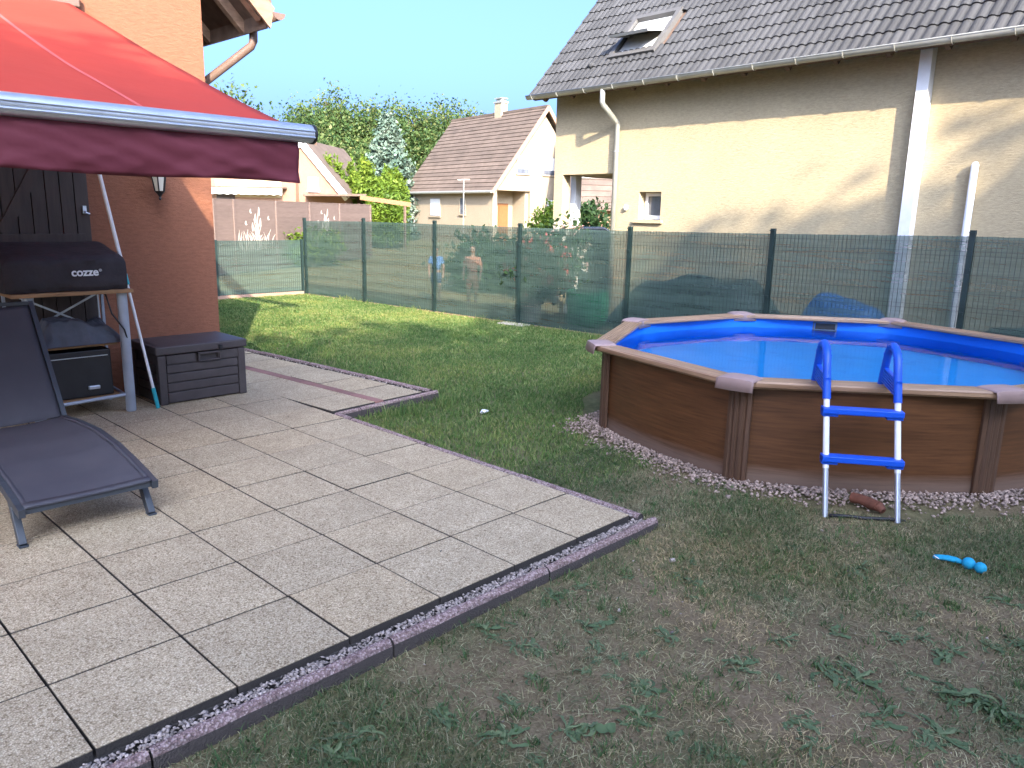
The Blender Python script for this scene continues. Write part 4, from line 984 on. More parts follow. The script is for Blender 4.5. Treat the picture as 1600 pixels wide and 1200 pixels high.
b = MB(); hl = (u1-u0)/2-.03
for (ta, tb, va, vb) in ((t0+.035, t0+.10, -hl, hl), (t1-.10, t1-.035, -hl, hl), (t0+.10, t1-.10, -hl, -hl+.07), (t0+.10, t1-.10, hl-.07, hl)):
    vs = [sash(tt, vv, hh) for tt in (ta, tb) for vv in (va, vb) for hh in (-.03, .03)]; b.add(vs, [(0, 1, 3, 2), (4, 6, 7, 5), (0, 4, 5, 1), (2, 3, 7, 6), (0, 2, 6, 4), (1, 5, 7, 3)])
b.build('sash', M['shutter_white'], rw)
b = MB(); vs = [sash(tt, vv, hh) for tt in (t0+.10, t1-.10) for vv in (-hl+.07, hl-.07) for hh in (-.008, .008)]; b.add(vs, [(0, 1, 3, 2), (4, 6, 7, 5), (0, 4, 5, 1), (2, 3, 7, 6), (0, 2, 6, 4), (1, 5, 7, 3)])
b.build('pane', M['pane'], rw)
b = MB(); vs = [rf(tt, uu, -.012) for tt in (t0, t1) for uu in (u0, u1)]; b.add(vs, [(0, 2, 3, 1)]); 
for (a_, c_) in (((t0, u0), (t1, u0)), ((t0, u1), (t1, u1)), ((t0, u0), (t0, u1)), ((t1, u0), (t1, u1))):
    b.add([rf(*a_, -.012), rf(*c_, -.012), rf(*c_, .05), rf(*a_, .05)], [(0, 1, 2, 3)])
b.build('reveal', M['shutter_white'], rw)
for (t, u) in ((-1.05, .68), (-3.05, 2.20)):
    b = MB(); b.ball(rf(t, u, .03), .085, 10, 6, (1, 1, .8)); b.build('roof_vent', M['roof_tile_mass'], nroof, smooth=True)

# ------------------------------------------------------------------ other houses
def course_roof(b, A, B, up, n, nrm, step=.03):
    """stepped tile courses between eave edge A-B and ridge A+up"""
    for i in range(n):
        f0, f1 = i/n, (i+1)/n
        p = [A+up*f0+nrm*step, B+up*f0+nrm*step, B+up*f1, A+up*f1]; b.add(p, [(0, 1, 2, 3)]); b.add([A+up*f0, B+up*f0, p[1], p[0]], [(0, 1, 2, 3)])
# brown roofed house in the middle distance
mc = Vector((28.73, 30.39, 0)); ml = Vector((0.17, 0.985, 0)).normalized(); mg = Vector((0.985, -0.17, 0)).normalized()
def mh(s, t, z): return mc+mg*s+ml*t+Vector((0, 0, z))
hs = thing('brown_roofed_house', 'cream house with steep brown roof and orange front door', 'house', mc+Vector((3.5, 4, GZ)))
HW, RTOP, EVE, LEN = 3.56, 7.85, 3.34, 9.28
b = MB()
# long left wall and gable wall with porch recess
b.fbox(mh, (0, .3, -.2), (.25, LEN, EVE)); b.fbox(mh, (2.72, 0, -.2), (2*HW, .25, EVE)); b.fbox(mh, (0, 0, 3.08), (2.72, .25, EVE))
b.fbox(mh, (0, 0, -.2), (.28, .28, 3.08)); b.fbox(mh, (.25, 1.5, -.2), (2.72, 1.75, EVE)); b.fbox(mh, (2.5, .25, -.2), (2.72, 1.5, EVE)); b.fbox(mh, (.25, .25, 3.08), (2.5, 1.5, 3.2))
b.prism([mh(0, 0, EVE), mh(2*HW, 0, EVE), mh(2*HW, 0, EVE+.3), mh(HW, 0, RTOP-.25), mh(0, 0, EVE+.02)], ml*.25); b.fbox(mh, (2*HW-.25, .25, -.2), (2*HW, LEN, EVE)); b.fbox(mh, (.25, LEN-.25, -.2), (2*HW-.25, LEN, EVE))
b.build('wall', M['pale_wall'], hs)
b = MB(); ov = .35; slope = (RTOP-EVE)/HW
A = mh(-ov, -.45, EVE-ov*slope+.1); B = mh(-ov, LEN+.9, EVE-ov*slope+.1); up = mg*(HW+ov)+Vector((0, 0, (HW+ov)*slope)); nrm = (-mg*slope+Vector((0, 0, 1))).normalized()
course_roof(b, A, B, up, 20, nrm, .04)
A2 = mh(2*HW+ov, -.45, EVE-ov*slope+.1); B2 = mh(2*HW+ov, LEN+.9, EVE-ov*slope+.1); up2 = -mg*(HW+ov)+Vector((0, 0, (HW+ov)*slope)); course_roof(b, B2, A2, up2, 20, (mg*slope+Vector((0, 0, 1))).normalized(), .04)
mroof = b.build('roof', M['roof_brown'], hs)
b = MB(); b.bar(A+up, B+up, .22, .14); b.build('ridge', M['roof_brown'], mroof)
b = MB(); b.bar(A-Vector((0, 0, .08)), A+up-Vector((0, 0, .08)), .08, .2); b.bar(A2-Vector((0, 0, .08)), A2+up2-Vector((0, 0, .08)), .08, .2); b.build('barge_board', M['wood_eave'], mroof)
b = MB(); b.tube([A+Vector((-.08, 0, -.04)), B+Vector((-.08, 0, -.04))], .08, 8); b.build('gutter', M['zinc'], mroof)
b = MB(); b.tube([B+Vector((0, -1, -.1)), mh(-.06, LEN-.1, 2.9), mh(-.06, LEN-.1, -.1)], .05, 8); b.build('downpipe', M['zinc'], hs)
b = MB(); b.fbox(mh, (HW-.25, 4.05, RTOP-.3), (HW+.25, 4.75, RTOP+.7)); chm = b.build('chimney', M['pale_wall'], mroof)
b = MB(); b.fbox(mh, (HW-.3, 3.98, RTOP+.70), (HW+.3, 4.82, RTOP+.80)); b.fbox(mh, (HW-.2, 4.15, RTOP+.80), (HW+.2, 4.65, RTOP+.96)); b.fbox(mh, (HW-.28, 4.05, RTOP+.96), (HW+.28, 4.75, RTOP+1.02)); b.build('chimney_cap', M['zinc'], chm)
def mwin(kind, s0, s1, z0, z1, shut=.75, lab=None):
    """window on the gable ('g') or the long left wall ('l')"""
    fr = (lambda a, q, z: mh(a, -q, z)) if kind == 'g' else (lambda a, q, z: mh(-q, a, z))
    b = MB(); b.fbox(fr, (s0, -.05, z0), (s1, .02, z1)); wn = b.build('window', M['pane'], hs)
    if shut: b = MB(); b.fbox(fr, (s0+.03, .022, z1-(z1-z0)*shut), (s1-.03, .045, z1-.03)); b.build('roller_shutter', M['shutter_white'], wn)
    b = MB(); b.fbox(fr, (s0-.1, .0, z0-.08), (s1+.1, .10, z0)); b.build('sill', M['pale_wall'], wn)
    b = MB(); b.fbox(fr, (s0-.06, .0, z0), (s0, .04, z1+.06)); b.fbox(fr, (s1, .0, z0), (s1+.06, .04, z1+.06)); b.fbox(fr, (s0, .0, z1), (s1, .04, z1+.06)); b.build('frame', M['pale_wall'], wn)
mwin('g', 1.69, 2.52, 4.08, 5.10, .74); mwin('g', 3.67, 4.5, 4.08, 5.10, .74); mwin('g', 4.0, 4.8, 1.75, 2.64, .72)
mwin('l', 5.87, 7.10, 1.50, 2.62, .96); mwin('l', 2.95, 3.50, 1.66, 2.62, 0)
fr = lambda a, q, z: mh(a, 1.5-q, z)
b = MB(); b.fbox(fr, (1.40, .0, -.1), (2.15, .05, 2.35)); dr = b.build('door', M['door_orange'], hs)
b = MB(); b.fbox(fr, (1.48, .05, 1.2), (2.07, .07, 2.2)); b.fbox(fr, (1.48, .05, .1), (2.07, .07, 1.0)); b.build('panel', M['door_orange'], dr)
b = MB(); b.fbox(fr, (.45, .0, 1.3), (1.0, .03, 2.4)); wn = b.build('window', M['shutter_white'], hs); b = MB(); b.fbox(fr, (.45, .03, 1.3), (1.0, .05, 1.55)); b.build('sill', M['door_orange'], wn)
# slim antenna / lamp pole in front of the house
o = MB().tube([(22.6, 26.2, GZ), (22.6, 26.2, 3.3)], .026, 8).bar((22.38, 26.4, 3.3), (22.82, 26.0, 3.33), .09, .035).build('street_lamp', M['zinc'], origin=(22.6, 26.2, GZ)); tag(o, 'slim grey street lamp in front of the cream house', 'street lamp')
# peach house with gable
pg0 = Vector((17.65, 32.1, 0)); pd = Vector((0.60, -0.80, 0)).normalized(); pn = Vector((0.80, 0.60, 0)).normalized()
def ph(s, q, z): return pg0+pd*s+pn*q+Vector((0, 0, z))
phs = thing('peach_house', 'peach rendered house with white edged gable beyond the composite fence', 'house', pg0+pn*3+Vector((0, 0, GZ)))
ax = -.28
b = MB(); b.prism([ph(ax-2.2, 0, -.2), ph(ax+2.15, 0, -.2), ph(ax+2.15, 0, 2.36), ph(ax, 0, 4.85), ph(ax-2.2, 0, 2.36)], pn*6)
b.fbox(ph, (-6.2, -.4, -.2), (ax-.2, 4, 3.25)); b.build('wall', M['peach_wall'], phs)
b = MB(); b.bar(ph(ax, -.12, 4.95), ph(ax+2.3, -.12, 2.28), .3, .13, pn); b.bar(ph(ax, -.12, 4.95), ph(ax-2.3, -.12, 2.28), .3, .13, pn); b.build('barge_board', M['white'], phs)
b = MB(); b.prism([ph(ax, -.2, 5.02), ph(ax+2.35, -.2, 2.3), ph(ax+2.35, -.2, 2.36), ph(ax, -.2, 5.1)], pn*6.4); b.prism([ph(ax, -.2, 5.02), ph(ax-2.35, -.2, 2.3), ph(ax-2.35, -.2, 2.36), ph(ax, -.2, 5.1)], pn*6.4); b.build('roof', M['roof_brown'], phs)
b = MB(); b.fbox(ph, (ax-.3, 1.2, 4.6), (ax+.15, 1.7, 5.5)); b.build('chimney', M['peach_wall'], phs)
b = MB(); b.fbox(ph, (.02, -.05, 2.66), (.55, .0, 3.28)); wn = b.build('window', M['shutter_white'], phs); b = MB(); b.fbox(ph, (-.02, -.12, 2.58), (.6, .0, 2.655)); b.build('sill', M['white'], wn)
b = MB(); b.fbox(ph, (-4.6, -.42, 2.25), (-1.2, -.38, 3.1)); b.build('recess_panel', M['cream_wall'], phs)
b = MB(); b.fbox(ph, (-4.55, -.46, 2.0), (-3.6, -.425, 2.6)); b.build('shutter', M['wood_dark'], phs)
b = MB(); b.fbox(ph, (-4.9, -.9, 2.68), (-.9, -.42, 2.76)); aws = b.build('awning_case', M['wood_eave_dark'], phs)
def sv(u, v): s = -4.85+3.9*u; return ph(s, -.92-.03*v, 2.68-.26*v-.05*abs(math.sin(s*8))*v)
b = MB(); b.grid(sv, 60, 3); b.build('striped_valance', M['stripe'], aws)
# carport beside the peach house
cpo = thing('carport', 'flat roofed timber carport standing in front of the peach gable', 'carport', (18.2, 28.6, GZ))
b = MB(); b.prism([(16.0, 29.9, 2.34), (18.9, 29.0, 2.42), (20.4, 31.2, 2.42), (17.5, 32.1, 2.34)], (0, 0, .10)); b.build('roof', M['wood_eave_dark'], cpo)
b = MB(); b.bar((18.1, 28.4, 2.33), (19.9, 26.9, 2.06), .08, .20); b.build('beam', M['door_orange'], cpo)
for x, y in ((16.1, 30.0), (18.85, 29.1), (18.1, 28.5), (19.7, 27.1)):
    b = MB(); b.box((x, y, 1.0), (.09, .09, 2.1)); b.build('post', M['wood_eave_dark'], cpo)
# house glimpsed through the porch
gh = thing('house_behind_porch', 'brown tiled roof with skylight glimpsed through the porch opening', 'house', (33.2, 23.2, GZ))
gc = Vector((31.6, 25.5, 0)); g1 = Vector((.70, -.714, 0)); g2 = Vector((.714, .70, 0))
def gq(s, q, z): return gc+g1*s+g2*q+Vector((0, 0, z))
b = MB(); b.fbox(gq, (-2.0, .5, -.2), (6, 8, 2.25)); b.build('wall', M['peach_wall'], gh)
b = MB(); A = gq(-1.7, 0, 2.15); B = gq(6.2, 0, 2.15); up = g2*3.6+Vector((0, 0, 3.9)); nrm = (-g2+Vector((0, 0, .92))).normalized(); course_roof(b, A, B, up, 12, nrm, .04); rf3 = b.build('roof', M['roof_brown'], gh)
b = MB(); b.bar(A, A+up, .1, .3); b.build('barge_board', M['wood_eave'], rf3)
b = MB(); q0 = A+(B-A)*.14+up*.42+nrm*.06; du = (B-A).normalized()*.75; dv = up.normalized()*1.1; b.prism([q0, q0+du, q0+du+dv, q0+dv], nrm*.05); rw2 = b.build('roof_window', M['zinc'], rf3)
b = MB(); q1 = q0+nrm*.055+du*.1+dv*.08; b.prism([q1, q1+du*.8, q1+du*.8+dv*.84, q1+dv*.84], nrm*.01); b.build('pane', M['pane'], rw2)
b = MB(); b.bar(A-Vector((0, 0, .05)), B-Vector((0, 0, .05)), .12, .12); b.build('gutter', M['wood_eave_dark'], rf3)

# ------------------------------------------------------------------ composite board fence with cut-out reeds
wf = thing('composite_fence', 'taupe composite board fence with white reed panels beyond the low fence', 'fence', (11, 21.2, GZ))
w0 = Vector((7.07, 18.89, 0)); wd_ = (Vector((15.24, 23.68, 0))-w0).normalized(); wn_ = Vector((wd_.y, -wd_.x, 0))
def wp(s, q, z): return w0+wd_*s+wn_*q+Vector((0, 0, z))
st = [-3.2, -.95, 0.0, 2.29, 4.47, 6.73, 9.47]; ztop = 1.95
for s in st:
    b = MB(); b.fbox(wp, (s-.045, -.045, GZ-.05), (s+.045, .045, ztop+.03)); b.build('fence_post', M['wpc'], wf)
for i, (a, c) in enumerate(zip(st, st[1:])):
    if i in (2, 4):
        b = MB(); b.fbox(wp, (a+.048, -.012, GZ), (c-.048, .012, ztop)); pn_ = b.build('panel', M['wpc'], wf)
        b = MB(); cx = (a+c)/2+.02; rnd = random.Random(4+i)
        def leafblade(x0, z0, x1, z1, wdt, bend):
            k = 8; L = []; Rr = []
            dx, dz = x1-x0, z1-z0; ln = math.hypot(dx, dz); px_, pz_ = -dz/ln, dx/ln
            for j in range(k+1):
                f = j/k; bx_ = x0+dx*f+px_*bend*math.sin(math.pi*f); bz_ = z0+dz*f+pz_*bend*math.sin(math.pi*f); w_ = wdt*(math.sin(math.pi*min(1, f*.85+.12)))
                L.append((bx_+px_*w_, bz_+pz_*w_)); Rr.append((bx_-px_*w_, bz_-pz_*w_))
            for j in range(k):
                q = [L[j], L[j+1], Rr[j+1], Rr[j]]; b.prism([wp(x, .013, z) for x, z in q], wn_*.004)
        zb = .62
        for ang, ln, wdt in ((-.10, .95, .02), (.14, 1.15, .022), (-.42, .75, .02), (.45, .7, .02), (-.7, .55, .02), (.8, .5, .02), (0.0, .7, .02), (.28, .85, .02), (-.26, .85, .02)):
            leafblade(cx, zb, cx+math.sin(ang)*ln*.8, zb+math.cos(ang)*ln, wdt, .05*(1 if ang > 0 else -1))
        for ang, ln in ((-.10, .95), (.14, 1.15), (-.42, .75), (.28, .85)):
            x1, z1 = cx+math.sin(ang)*ln*.8, zb+math.cos(ang)*ln; leafblade(x1-.02*math.sin(ang), z1-.24, x1+.01, z1+.02, .045, 0)
        for q in range(26):
            x0 = cx+rnd.uniform(-.85, .85); lean = rnd.uniform(-.28, .28); leafblade(x0, zb-.1, x0+lean, zb+rnd.uniform(.25, .55)*(1.1-.2*abs(x0-cx)), .012, rnd.choice((-1, 1))*.1)
        for bx_, bz_ in ((cx-.35, 1.62), (cx+.62, 1.42), (cx-.62, 1.28)):
            leafblade(bx_, bz_, bx_+.05, bz_+.10, .03, .0); leafblade(bx_, bz_, bx_+.10, bz_-.01, .025, .0)
        b.build('reed_decoration', M['deco'], pn_)
    else:
        nb_ = 13; b = MB(); b.fbox(wp, (a+.03, -.006, GZ), (c-.03, .002, ztop)); b.build('backing', M['wpc'], wf)
        for k in range(nb_):
            z0 = GZ+.02+k*(ztop-GZ-.02)/nb_; b = MB(); b.fbox(wp, (a+.048, -.012, z0), (c-.048, .012, z0+(ztop-GZ-.02)/nb_-.005)); b.build('board', M['wpc'], wf)
    b = MB(); b.fbox(wp, (a+.048, -.02, ztop+.002), (c-.048, .02, ztop+.03)); b.build('top_rail', M['wpc'], wf)

# ------------------------------------------------------------------ trees and shrubs
def quads(P, size, squash=1.0, nrm=None):
    n = len(P); a = rng.normal(size=(n, 3))
    if nrm is not None: a = a*.6+nrm
    a /= np.linalg.norm(a, axis=1)[:, None]+1e-9
    t = np.cross(a, rng.normal(size=(n, 3))); t /= np.linalg.norm(t, axis=1)[:, None]+1e-9; s = np.cross(a, t)
    sz = np.asarray(size)*np.ones(n)*(.45+1.1*rng.random(n)**1.6); sz = sz[:, None]
    V = np.stack([P-t*sz*.5*squash, P+s*sz*.32, P+t*sz*.6*squash, P-s*sz*.32], 1).reshape(-1, 3)
    return V, np.arange(n*4).reshape(n, 4)
def crown_points(c, rad, ncl, per, clr, hollow=.55):
    out = []; 
    for _ in range(ncl):
        d = rng.normal(size=3); d /= np.linalg.norm(d); r = hollow+(1-hollow)*rng.random()**.6
        cc = np.array(c)+d*np.array(rad)*r*(.85+.3*rng.random())
        k = int(per*(.6+.8*rng.random())); q = rng.normal(size=(k, 3))*clr*np.array([1, 1, .75])*(.7+.6*rng.random()); out.append(cc+q)
    return np.vstack(out)
def limb_mesh(base, top, r, nl, rad, seed):
    rnd = random.Random(seed); b = MB(); base = Vector(base); top = Vector(top); k = 6
    pts = [base.lerp(top, i/k)+Vector((rnd.uniform(-.1, .1), rnd.uniform(-.1, .1), 0))*(i/k)*r*4 for i in range(k+1)]
    b.tube(pts, [r*(1-.75*i/k)+.01 for i in range(k+1)], 8)
    for _ in range(nl):
        f = rnd.uniform(.3, .92); s = base.lerp(top, f); a = rnd.uniform(0, 6.28); L = rad*rnd.uniform(.5, .95)
        e = s+Vector((math.cos(a)*L, math.sin(a)*L, L*rnd.uniform(.3, .9))); m_ = s.lerp(e, .5)+Vector((0, 0, L*.08))
        b.tube([s, m_, e], [r*.4*(1-f*.5), r*.25*(1-f*.5), .01], 6)
    return b
def tree(name, label, cat, base, h, rad, leafm, ncl=60, per=60, clr=.6, leaf=.28, trunk_r=.2, crown_z=.62, crown_h=.38, group=None, hollow=.5, limbs=10):
    t = thing(name, label, cat, base, group); base = Vector(base)
    limb_mesh(base, base+Vector((0, 0, h*.92)), trunk_r, limbs, rad, int(base.x*13)).build('trunk', M['bark'], t, smooth=True)
    P = crown_points((base.x, base.y, base.z+h*crown_z), (rad, rad, h*crown_h), ncl, per, clr, hollow)
    P = P[P[:, 2] > base.z+.1]
    V, F = quads(P, leaf); npmesh('crown', V, F, leafm, t); return t
tl = [('tall feathery tree behind the peach gable, leftmost of the far tree line', (31.5, 54.5), 11.2, 3.0), ('tall loose tree with see-through crown between peach gable and spruce', (34.6, 55.2), 12.0, 2.6),
      ('tall airy tree rising above the top of the blue spruce', (37.6, 53.8), 11.8, 2.6), ('green tree right of the spruce behind the brown roof corner', (40.8, 53.2), 12.3, 2.9),
      ('rounded tree showing above the brown roof left of its chimney', (44.5, 52.6), 12.6, 3.1), ('rightmost far tree peeping over the brown ridge near the chimney', (48.2, 52.0), 12.0, 2.7),
      ('lower bushy tree beside the thuja in front of the far trees', (28.4, 46.5), 7.2, 2.6), ('dark bushy tree below the far crowns left of the spruce', (31.5, 46.0), 7.0, 2.6)]
for i, (lb, (x, y), h, r) in enumerate(tl):
    tree('broadleaf_tree', lb, 'tree', (x, y, GZ), h*.88, r, M['leaf_tree'], 240 if i < 6 else 160, 90, .62, .24, .18, .60, .40, 'trees of the far tree line', .25, 14)
tree('broadleaf_tree', 'small tree top showing over the red awning edge', 'tree', (19.3, 42.5, GZ), 8.6, 1.6, M['leaf_tree'], 50, 50, .45, .22, .15, .68, .32)
# woods that close the view all round, far off
nw_ = 2600; a_ = rng.random(nw_)*2*math.pi; R_w = rng.uniform(150, 185, nw_); hw = 9+4.5*vnoise(np.cos(a_)*14, np.sin(a_)*14, 1.0, 6)
cz = hw*rng.random(nw_)**.7; P = np.repeat(np.stack([np.cos(a_)*R_w, np.sin(a_)*R_w, cz], 1), 34, 0); P = P+rng.normal(size=P.shape)*np.array([2.2, 2.2, 1.2]); P[:, 2] = np.maximum(P[:, 2], GZ)
V, F = quads(P, 1.7); npmesh('far_woods', V, F, M['leaf_tree'], kind='stuff')
# blue spruce
sp = thing('blue_spruce', 'pale blue grey spruce standing left of the brown roof', 'spruce', (29.6, 41.4, GZ))
MB().tube([(29.6, 41.4, GZ), (29.6, 41.4, 8.0)], [.2, .02], 8).build('trunk', M['bark'], sp)
P = []; Nn = []
for z in np.linspace(.3, 8.0, 34):
    R0 = 3.1*(1-(z+.1)/8.5)**.8+.08; nbr = int(8+10*R0)
    for _ in range(nbr):
        a = rng.random()*6.28; L = R0*(.75+.35*rng.random()); k = int(14*L)+5; f = rng.random(k)**.6
        x = 29.6+np.cos(a)*L*f; y = 41.4+np.sin(a)*L*f; zz = z-.28*L*f+.25*L*f**3
        q = np.stack([x, y, zz], 1)+rng.normal(size=(k, 3))*np.array([.11, .11, .06]); P.append(q)
P = np.vstack(P); V, F = quads(P, .26); npmesh('crown', V, F, M['leaf_spruce'], sp)
# thuja column shrubs
def thuja(label, x, y, h, r, group='bright thujas beside the carport'):
    t = thing('thuja', label, 'thuja', (x, y, GZ), group)
    MB().tube([(x, y, GZ), (x, y, h*.9)], [.08, .01], 6).build('trunk', M['bark'], t)
    P = []
    for _ in range(240):
        a = rng.random()*6.28; z = h*rng.random()**.8*.86; R0 = r*min(1, (1-z/h)*1.9)**.7*(.55+.5*rng.random()); k = 26; s = rng.random((k, 1))
        q = np.array([x+math.cos(a)*R0, y+math.sin(a)*R0, z+GZ])+np.hstack([rng.normal(size=(k, 2))*.055*(1-s)+.1*r*s*np.array([math.cos(a), math.sin(a)]), s*(.75+.5*rng.random())]); P.append(q)
    P = np.vstack(P); P[:, 2] = np.maximum(P[:, 2], GZ+.05)
    V, F = quads(P, .15, 1.6, np.array([0, 0, .0])); npmesh('crown', V, F, M['leaf_thuja'], t)
thuja('bright yellow green thuja, leftmost, above the carport roof', 19.3, 32.6, 4.1, .95); thuja('bright yellow green thuja in the middle of the row by the carport', 20.5, 31.7, 4.05, 1.0)
thuja('bright yellow green thuja at right end of row near the spruce', 21.6, 30.6, 3.5, .9); thuja('short yellow green thuja in front of the row beside the carport post', 20.9, 30.2, 2.9, .85)
def shrub(name, label, cat, c, rad, leafm, ncl, per, clr, leaf, flowers=None, nf=0, group=None, stem=True, fl=.1):
    t = thing(name, label, cat, (c[0], c[1], GZ), group)
    if stem:
        b = MB(); rnd = random.Random(3)
        for _ in range(6):
            a = rnd.uniform(0, 6.28); b.tube([(c[0]+.05*math.cos(a), c[1]+.05*math.sin(a), GZ), (c[0]+rad[0]*.35*math.cos(a), c[1]+rad[1]*.35*math.sin(a), c[2])], [.02, .008], 6)
        b.build('stem', M['bark'], t)
    P = crown_points(c, rad, ncl, per, clr, .3); P = P[P[:, 2] > GZ+.02]; V, F = quads(P, leaf); npmesh('foliage', V, F, leafm, t)
    if flowers:
        Q = crown_points(c, np.array(rad)*1.03, nf, 14, .05, .9); V, F = quads(Q, fl); npmesh('blossom', V, F, flowers, t)
    return t
shrub('oleander', 'coral flowering oleander in a white pot behind the fence net', 'oleander', (6.55, 6.72, .78), (.52, .52, .52), M['leaf_dark'], 110, 44, .11, .10, M['flower'], 70, fl=.085)
pt = thing('plant_pot', 'white plant pot holding the oleander behind the fence', 'pot', (6.42, 6.75, GZ))
b = MB(); b.tube([(6.42, 6.75, GZ), (6.42, 6.75, .02), (6.42, 6.75, .28), (6.42, 6.75, .30)], [.15, .17, .21, .23], 14); b.build('body', M['terracotta'], pt, smooth=.7)
b = MB(); b.box((6.42, 6.75, .285), (.26, .26, .02)); b.build('soil', M['kerb_bed'], pt)
shrub('rose_bush', 'rose bush with pink and white blooms by the cream porch', 'rose bush', (9.2, 8.5, 1.0), (.55, .55, .62), M['leaf_dark'], 60, 40, .13, .11, M['flower_pale'], 26, fl=.12)
shrub('round_bush', 'dark rounded bush behind the two children', 'bush', (9.8, 11.2, .45), (1.0, .9, .75), M['leaf_dark'], 80, 40, .2, .16)
shrub('garden_hedge', 'bright green hedge seen through the porch opening on left', 'hedge', (21.5, 19.5, 1.0), (.8, .8, 1.15), M['leaf_thuja'], 70, 45, .22, .16)
shrub('garden_hedge', 'darker taller hedge at the right of the porch opening', 'hedge', (22.6, 18.4, 1.15), (1.0, .9, 1.3), M['leaf_dark'], 90, 45, .22, .17)
shrub('low_hedge', 'low yellow green hedge along the foot of the composite fence', 'hedge', (10.5, 20.3, .55), (1.3, .5, .55), M['leaf_thuja'], 70, 40, .14, .12)
# ------------------------------------------------------------------ neighbour's garden things seen through the net
gs = thing('garden_sack', 'bright green garden waste sack standing behind the net', 'sack', (6.75, 5.75, GZ))
b = MB(); b.tube([(6.75, 5.75, GZ), (6.75, 5.75, .05), (6.75, 5.75, .30), (6.75, 5.75, .47), (6.75, 5.75, .50)], [.30, .36, .37, .36, .35], 20, caps=False)
b.v = [(x+.02*mnoise.noise((x*5, y*5, z*6)), y+.02*mnoise.noise((x*6, y*6, z*5+3)), z) for x, y, z in b.v]; b.build('body', M['bin_green'], gs, smooth=True, solid=.006)
b = MB(); b.ball((6.75, 5.75, .42), .33, 14, 8, (1, 1, .35), .05); b.build('contents', M['leaf_dark'], gs)
b = MB(); b.box((6.42, 5.95, .2), (.006, .14, .16)); b.build('label_patch', M['white'], gs)
def heap(name, label, cat, c, sx, sy, h, m, seed, ang=0):
    p = MB(); ca, sa = math.cos(ang), math.sin(ang)
    def fn(u, v):
        x = (u-.5)*sx; y = (v-.5)*sy; e = (1-abs(2*u-1)**3)*(1-abs(2*v-1)**3)
        z = h*min(1, e*1.25)*(.82+.3*mnoise.noise((x*1.2, y*1.2, seed)))+.05*mnoise.noise((x*5+y*2, y*4, seed))*e
        return (c[0]+x*ca-y*sa, c[1]+x*sa+y*ca, GZ+max(0, z))
    p.grid(fn, 40, 26); p.add([fn(0, 0), fn(1, 0), fn(1, 1), fn(0, 1)], [(3, 2, 1, 0)]); o = p.build(name, m, smooth=True, origin=(c[0], c[1], GZ)); return tag(o, label, cat)
heap('covered_heap', 'large heap under a dark tarpaulin behind the net', 'heap', (7.7, 4.2, 0), 1.3, 3.2, 1.05, M['tarp_dark'], 1.2, -.05)
heap('blue_cover', 'blue cover sheet draped over garden furniture behind the net', 'cover', (8.0, 1.9, 0), 1.0, 1.5, .85, M['tarp_blue'], 4.2)
heap('covered_furniture', 'low dark covered furniture at the right behind the net', 'cover', (7.7, -.9, 0), 1.2, 2.6, .8, M['tarp_dark'], 7.7)
pf = thing('wooden_planter', 'low wooden planter frame beside the oleander behind the net', 'planter', (6.5, 6.2, GZ))
for a, c in (((6.35, 6.42), (6.35, 5.98)), ((6.7, 6.42), (6.7, 5.98))):
    b = MB(); b.bar((*a, .0), (*c, .0), .03, .12); b.build('board', M['wood_board'], pf)
b = MB(); b.bar((6.35, 5.98, GZ), (6.35, 5.98, .32), .05); b.bar((6.35, 5.98, .31), (6.35, 6.42, .31), .03); b.build('post', M['wood_board'], pf)
# parked dark car glimpsed in the porch opening
car = thing('parked_car', 'dark parked car roof glimpsed through the porch opening', 'car', (19.2, 16.4, GZ))
cdv = Vector((.72, -.69, 0)); cn = Vector((.69, .72, 0)); cc = Vector((19.4, 16.2, GZ))
sil_ = [(-2.0, .25), (-2.05, .75), (-1.75, .95), (-.95, 1.02), (-.45, 1.42), (.75, 1.45), (1.45, 1.05), (1.95, .92), (2.05, .5), (2.0, .25)]
b = MB(); b.prism([cc+cdv*x+Vector((0, 0, z))-cn*.85 for x, z in sil_], cn*1.7)
M['carpaint'] = pmat('dark_grey_car_paint', (0.03, 0.032, 0.036), 0.25, 0.05, 3, spec=.7)
b.build('body', M['carpaint'], car, bevel=.05)
for s in (-1.3, 1.3):
    for q in (-.8, .8):
        b = MB(); p0 = cc+cdv*s+cn*q+Vector((0, 0, .32)); b.tube([p0-cn*.1, p0+cn*.1], .32, 16); b.build('wheel', M['black'], car)
b = MB(); b.prism([cc+cdv*x+Vector((0, 0, z))-cn*.86 for x, z in ((-.75, 1.05), (-.4, 1.34), (.7, 1.37), (1.2, 1.05))], cn*1.72); b.build('side_window', M['pane'], car)

